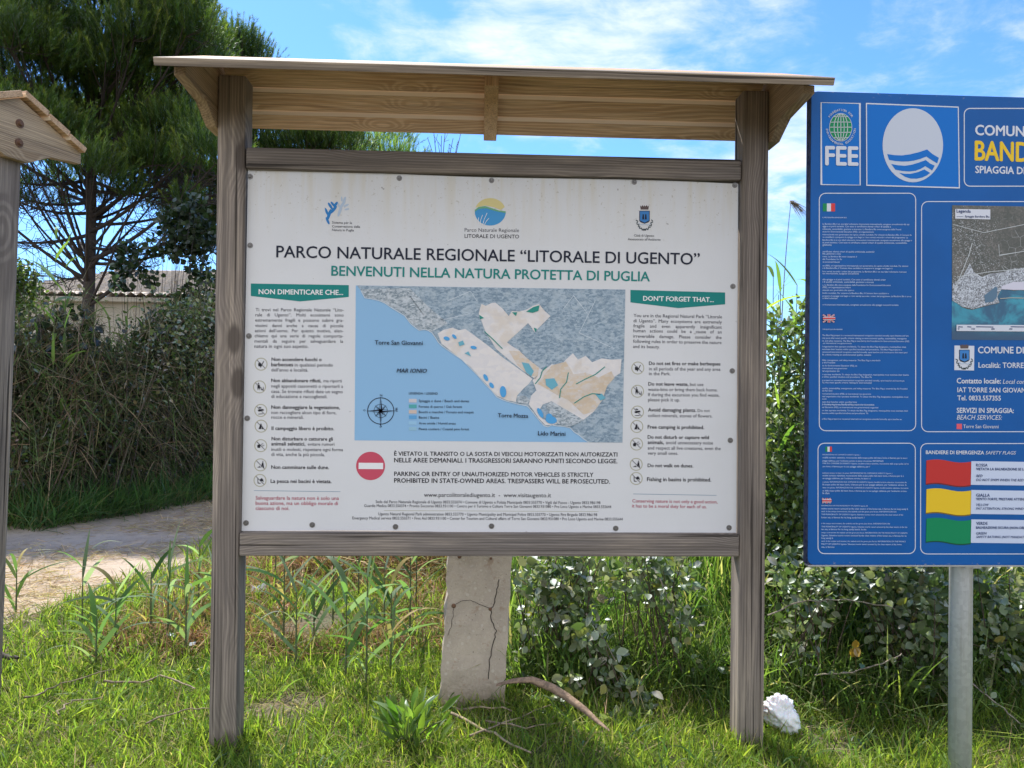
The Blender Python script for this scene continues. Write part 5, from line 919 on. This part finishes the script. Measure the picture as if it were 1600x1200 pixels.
mid_bases = [(443, 1000, .42), (462, 1045, .34), (540, 1060, .40), (572, 1072, .46), (610, 1055, .40), (640, 1010, .5), (520, 975, .42), (560, 940, .5), (650, 960, .5), (600, 990, .36), (430, 930, .5), (490, 1010, .28)]
for x, y, h in mid_bases: reed('blue green reed shoot growing between left post and concrete post', gp(x, y), h, 9, group='reed shoots between post and concrete')
for x, y, h in ((890, 1060, .75), (1030, 1040, .9)): reed('tall pale reed in the brambles between concrete post and right post', gp(x, y), h, 7, (.3, .5), (.016, .026), group='reeds in the brambles')
RC = [(.16, .24, .05), (.22, .30, .06), (.12, .19, .05)]
for x, Y, ytop, dx in ((1215, 1.2, 420, 8), (1245, 1.5, 440, 10), (1235, 1.9, 415, -4), (1205, 1.6, 400, 2), (1258, 1.3, 470, 6), (1225, 1.4, 455, 20), (1190, 1.3, 450, 4), (1275, 1.7, 430, 0), (1250, 1.1, 500, 3), (1212, 1.9, 430, 5)):
    p = at(x, 800, Y); top = at(x+dx, ytop, Y); reed('green reed standing in the gap between wooden board and blue sign', (p.x, p.y, 0), top.z-.12, 13, (.3, .5), (.014, .024), RC, 'reeds in the gap', (top.x-p.x, 0))
for lb_, x, Y, ytop, dx in (('dry reed with drooping plume, tallest in the gap beside the blue sign', 1212, 2.2, 315, 24),):
    p = at(x, 800, Y); top = at(x+dx, ytop, Y); r = empty('dry_reed', (p.x, p.y, 0), 0, lb_, 'reed'); a_ = Acc(); P = bez((0, 0, 0), (0, 0, top.z*.7), (top.x-p.x, 0, top.z), 12); a_.tube(P, np.linspace(.006, .002, 12), (.2, .17, .1), 5); a_.build('stem', STEM, r)
    a_ = Acc(); n = 90; b0 = P[-1]; a_.blades(np.tile(b0, (n, 1))+RNG.normal(0, .006, (n, 3)), np.array([.55, 0, -.2])+RNG.normal(0, .16, (n, 3)), rnd(n, .04, .12), rnd(n, .002, .004), rnd(n, .5, 1.1), pal(n, [(.25, .2, .17), (.18, .14, .12)]), 4); a_.build('plume', DRY, r)
for x, Y, ytop, dx in ((78, 4.6, 330, -10), (100, 4.8, 345, 0), (60, 4.9, 360, -6), (92, 4.7, 420, 10), (195, 6.0, 425, 4), (215, 6.1, 470, 10), (180, 5.9, 460, -16)):
    p = at(x, 800, Y); top = at(x+dx, ytop+40, Y); reed('bright green reed rising out of the dry hedge at left', (p.x, p.y, 0), top.z, 12, (.35, .55), (.02, .034), [(.16, .24, .05), (.20, .28, .06), (.12, .19, .05)], 'reeds in the hedge', (top.x-p.x, 0))

# ------------------------------------------------------------------ grass and ground cover (stuff)
GC = [(.14, .20, .03), (.20, .26, .04), (.27, .32, .055), (.08, .13, .026), (.38, .32, .16)]
ga = Acc()
def lawn(n, x0, x1, y0, y1, L, Wd, keep=None, cols=GC, w=(4, 5, 2.5, 2.5, .6), lean=.45, tuft=6, droop=(.1, .6), acc=None, segs=3):
    acc = acc or ga; m_ = n//tuft; P = np.stack([rnd(m_, x0, x1), rnd(m_, y0, y1)], 1); P = np.repeat(P, tuft, 0)+RNG.normal(0, .018, (m_*tuft, 2))
    if keep is not None: P = P[keep(P[:, 0], P[:, 1])]
    N = len(P); Z = ground_h(P[:, 0], P[:, 1])-.005; D = RNG.normal(0, lean, (N, 3)); D[:, 2] = 1
    acc.blades(np.concatenate([P, Z[:, None]], 1), D, rnd(N, *L)*(.7+.5*RNG.random(N)), rnd(N, *Wd), rnd(N, *droop), pal(N, cols, w, .2), segs)
# patches: the lawn is fuller near the posts, thin and dry behind
notpath = lambda x, y: ~on_path(x, y, -.06)
patch = lambda x, y: (np.sin(3.1*x+1.2*y)+np.sin(5.7*y-2.3*x+1)+np.sin(9*x)*.5) > -1.75
lawn(50000, -2.6, 2.5, -.45, .75, (.05, .13), (.003, .006), lambda x, y: notpath(x, y) & patch(x, y))
lawn(19000, -2.6, 2.5, -.45, .75, (.04, .10), (.003, .0055), notpath)
lawn(15000, -3.0, .1, .7, 2.0, (.07, .16), (.004, .008), lambda x, y: notpath(x, y) & patch(x, y))
lawn(5000, -2.6, .3, 1.9, 3.6, (.10, .24), (.005, .010), lambda x, y: notpath(x, y) & (patch(x*1.3, y)))
lawn(16000, -4, 4, -2.4, -.4, (.05, .11), (.005, .009), notpath)
lawn(2500, -6.0, -4.1, 2.2, 5.2, (.15, .42), (.008, .014), lambda x, y: x < path_edges(y)[1]+.03)
lawn(3000, 1.8, 9, -.8, 6, (.2, .6), (.01, .018))
lawn(5000, -.8, 9, 2.2, 9, (.3, .7), (.012, .02))
lawn(4200, -2.7, 2.5, -.4, 1.1, (.11, .24), (.005, .010), lambda x, y: notpath(x, y) & (np.sin(5*x+3*y)+np.sin(7*y-4*x)+RNG.normal(0, .5, len(x)) > .2), [(.10, .17, .04), (.15, .22, .05), (.08, .13, .05), (.22, .26, .10)], (3, 3, 2, 1), .5, 4, (.2, .9), None, 5)
for px_ in (-.93, .93): lawn(520, px_-.14, px_+.14, -.10, .22, (.07, .14), (.004, .008), None, GC, (4, 5, 2.5, 2.5, .6), .35, 4, (.1, .6), None, 4)
lawn(300, 1.42, 1.72, -.3, .1, (.10, .24), (.004, .008), None, GC, (4, 5, 2.5, 2.5, .6), .35, 4, (.1, .6), None, 4)
tag(ga.build('grass', GRASS), 'short bright green grass on the verge around the posts', 'grass', kind='stuff')
# tall grass thicket on the right
ga = Acc(); TG = [(.085, .14, .035), (.12, .185, .04), (.17, .23, .055), (.055, .09, .025), (.30, .27, .15)]
lawn(15000, .10, 3.4, .32, .95, (.16, .50), (.005, .010), lambda x, y: RNG.random(len(x)) < np.clip((y-.30)/.3, .15, 1), TG, (4, 4, 2.5, 3, 1.0), .32, 5, (.2, .8), None, 5)
lawn(9500, .05, 3.8, .8, 2.3, (.45, .95), (.006, .011), lambda x, y: (x > 1.15) | (RNG.random(len(x)) < .6), TG, (4, 4, 2.5, 3, 1.2), .24, 5, (.2, .7), None, 5)
lawn(3200, 1.1, 3.9, 1.2, 2.6, (1.0, 1.65), (.008, .013), None, TG, (4, 4, 2.5, 3, 1.2), .13, 5, (.15, .5), None, 6)
tag(ga.build('tall_grass', GRASS), 'tall dark green grass thicket behind the brambles on the right', 'grass', kind='stuff')
# dry red-brown stalks behind the reeds
ga = Acc(); DG = [(.30, .165, .095), (.37, .24, .135), (.22, .12, .07), (.44, .34, .20), (.16, .17, .05)]
lawn(17000, -1.9, .2, .9, 3.4, (.06, .26), (.004, .008), lambda x, y: notpath(x, y) & (np.sin(4*x+2)+np.sin(3.3*y+x)+(y-1.3)*.9 > -.9), DG, (4, 3, 3, 2, 1.2), .8, 5, (.1, .8), None, 3)
lawn(12000, -1.3, .6, 2.4, 4.8, (.25, .75), (.005, .009), None, DG, (4, 3, 3, 2, 1.5), .6, 5, (.2, .8), None, 4)
lawn(5200, -2.6, 2.3, -.4, 1.2, (.06, .16), (.003, .005), notpath, [(.42, .34, .2), (.34, .26, .15)], (1, 1), 1.4, 2, (.0, .3), None, 2)
tag(ga.build('dry_grass', DRY), 'dry reddish brown grass behind the reeds under the board', 'dry grass', kind='stuff')
# loose straw over the near side of the track
st = Acc(); n = 15000; y = rnd(n, 1.0, 8.0); nx_, fx_ = path_edges(y); s_ = RNG.beta(1.15, 2.0, n); x = nx_+.05+(fx_-nx_)*s_*.78; ok = (np.sin(3*x+2*y)+np.sin(5*y-1.7*x)+RNG.normal(0, .6, n)) > -.5; x, y = x[ok], y[ok]; n = len(x)
D = RNG.normal(0, 1, (n, 3)); D[:, 2] = np.abs(RNG.normal(0, .10, n)); st.blades(np.stack([x, y, ground_h(x, y)+.010], 1), D, rnd(n, .04, .14), rnd(n, .003, .006), np.zeros(n), pal(n, [(.50, .38, .22), (.42, .30, .17), (.58, .47, .30), (.30, .21, .12)]), 1, np.array([1, .5])); tag(st.build('straw', DRY), 'loose straw scattered over the near side of the sandy track', 'straw', kind='stuff')

# ------------------------------------------------------------------ small things lying about
wd = empty('leafy_weed', tuple(gp(640, 1165)), label='yellow green broad leaved weed at the foot of the concrete post', cat='weed'); a_ = Acc(); n = 90; ang = rnd(n, 0, 6.28); rr_ = rnd(n, 0, .10); P = np.stack([np.cos(ang)*rr_*1.3, np.sin(ang)*rr_, rnd(n, .01, .11)], 1); D = np.stack([np.cos(ang), np.sin(ang), rnd(n, .8, 2.4)], 1); a_.leaves(P, D, np.array([0, -.5, .8])+RNG.normal(0, .45, (n, 3)), rnd(n, .05, .095), pal(n, [(.12, .19, .03), (.16, .23, .04), (.10, .155, .03)]), LANCE); a_.build('leaves', GRASS, wd); a_ = Acc()
for q in range(14): e = P[q*5]; a_.tube(bez((0, 0, -.02), (e[0]*.3, e[1]*.3, .06), e, 5), [.003]*5, (.16, .2, .07), 4)
a_.build('stems', STEM, wd)
def twig(label, pts, r, z=.05, col=(.30, .23, .15), name='dead_twig', group=None):
    P = [np.array(gp(x, y))+[0, 0, z] for x, y in pts]; c0 = P[0]; o = empty(name, (c0[0], c0[1], 0), label=label, cat='twig' if 'twig' in name else name.replace('_', ' '), group=group); Q = []
    for a, b2 in zip(P[:-1], P[1:]):
        for u in np.linspace(0, 1, 4)[:-1]: Q.append(a+(b2-a)*u+RNG.normal(0, .004, 3))
    Q.append(P[-1]); Q = np.array(Q)-np.array([c0[0], c0[1], 0]); a_ = Acc(); a_.tube(Q, np.linspace(r, r*.5, len(Q)), col, 6); a_.build('bark', STEM, o); return o
twig('forked pale twig lying in the grass left of the left post', [(160, 1084), (210, 1085), (250, 1075), (275, 1085), (305, 1096)], .005)
twig('long thin dry twig lying across the lawn at far left', [(40, 1112), (75, 1098), (110, 1084), (180, 1064)], .004)
twig('bent dry twig in the lawn below the forked one', [(88, 1140), (100, 1125), (112, 1117), (160, 1110)], .004)
twig('dry twig beside the foot of the left post', [(232, 1150), (262, 1138), (300, 1128), (326, 1128)], .0035)
twig('thick dark dead branch at the left edge of the lawn', [(-40, 1046), (0, 1043), (14, 1048), (28, 1050)], .014, .06, (.06, .045, .03), 'dead_branch')
for i_, (pts, r_) in enumerate((([(700, 1135), (740, 1155), (790, 1180), (830, 1200)], .006), ([(705, 1128), (750, 1124), (800, 1132)], .005), ([(760, 1145), (820, 1160), (880, 1150)], .004), ([(730, 1175), (790, 1150), (860, 1122)], .004))): twig(('thick pale dry stalk slanting to the bottom edge in front of the concrete post', 'short straight dry stalk at the foot of the concrete post', 'thin level dry stalk right of the leafy weed', 'thin rising dry stalk in the shade right of the concrete post')[i_], pts, r_, .05, (.36, .28, .18), 'dry_stalk')
# curled dry palm sheath
ps = [np.array(at(x, y, Y)) for x, y, Y in ((775, 1072, .20), (800, 1066, .18), (830, 1064, .16), (862, 1076, .12), (885, 1090, .08), (915, 1112, .03), (935, 1130, -.01), (952, 1142, -.04))]
bk = empty('dry_bark', (ps[0][0], ps[0][1], 0), label='long curved strip of brown dry bark right of the concrete post', cat='bark'); V = []; wds = [.006, .016, .022, .025, .024, .02, .013, .003]
for p, w_ in zip(ps, wds):
    for u in np.linspace(-1, 1, 6): V.append(p-np.array(bk.location)+np.array([.25*w_*u, -.014*(1-u*u)+.01, w_*.55*u]))
for p, w_ in zip(ps, wds):
    for u in np.linspace(-1, 1, 6): V.append(p-np.array(bk.location)+np.array([.25*w_*u, -.014*(1-u*u)+.015, w_*.55*u]))
i, j = np.meshgrid(np.arange(7), np.arange(5), indexing='ij'); a = (i*6+j); fq = np.stack([a, a+1, a+7, a+6], -1).reshape(-1, 4); mesh_np('bark_strip', V, [np.concatenate([fq, fq[:, ::-1]+48])], BARK, bk, np.tile([[.34, .23, .15]], (len(V), 1)), True)
# crumpled white plastic bag
m, k, b = nmat('thin white plastic'); b.inputs['Base Color'].default_value = (.74, .75, .77, 1); b.inputs['Roughness'].default_value = .4; b.inputs['Subsurface Weight'].default_value = .15
pb = empty('plastic_bag', tuple(gp(1222, 1140)), label='crumpled white plastic bag in the grass beside the right wooden post', cat='plastic bag')
bm = bmesh.new(); bmesh.ops.create_icosphere(bm, subdivisions=5, radius=1)
from mathutils import noise as mnoise
for v in bm.verts:
    p = v.co.copy(); d = 1+.40*mnoise.noise(p*1.4)-.34*abs(mnoise.noise(p*2.9+Vector((3, 1, 2))))-.12*abs(mnoise.noise(p*6.7))+.02*mnoise.noise(p*15); v.co = Vector((p.x*d*.070-.012*(p.z-.2), p.y*d*.05, max(-.01, .062+p.z*d*.072)))
bm_obj('bag_body', bm, m, pb, smooth=True)
def litter(label, x, y, s, seed, name='paper_scrap', cat='litter'):
    o = empty(name, tuple(gp(x, y)), label=label, cat=cat); bm = bmesh.new(); bmesh.ops.create_grid(bm, x_segments=10, y_segments=10, size=s)
    for v in bm.verts: p = v.co*30+Vector((seed, 0, 0)); v.co = Vector((v.co.x+.3*s*mnoise.noise(p), v.co.y*.4, .03+s*.8*(.6+v.co.y/s*.5)+s*.6*mnoise.noise(p+Vector((9, 3, 1)))))
    bm_obj('paper', bm, m, o); return o
litter('small white paper scrap in the grass left of the left post', 266, 1005, .022, 3); litter('white paper scrap in the dry grass just right of the left post', 404, 935, .045, 8); litter('tiny white paper scrap lying by the reed shoots near the left post', 300, 1018, .014, 14)
def drytuft(label, x, y, r):
    o = empty('withered_plant', tuple(gp(x, y)), label=label, cat='dead plant'); a_ = Acc(); n = 240; d = unit(n); d[:, 2] = np.abs(d[:, 2])*.8; P = d*rnd(n, 0, r)[:, None]+[0, 0, .02]; a_.leaves(P, unit(n)+[0, 0, .3], unit(n), rnd(n, .012, .032), pal(n, [(.36, .17, .09), (.44, .24, .13), (.26, .12, .06), (.48, .34, .22)]), LANCE); a_.build('leaves', DRY, o); a_ = Acc()
    for q in range(12): a_.tube(bez((0, 0, 0), P[q*9]*.5+[0, 0, .03], P[q*9], 5), [.002]*5, (.25, .15, .09), 4)
    a_.build('stems', STEM, o)
drytuft('orange brown withered plant just left of the left post', 300, 1008, .085); drytuft('rusty withered plant right of the left post', 440, 962, .08); drytuft('reddish withered plant among the reeds near the concrete post', 650, 930, .14); drytuft('small withered plant in the middle of the reed shoots', 560, 1000, .09)
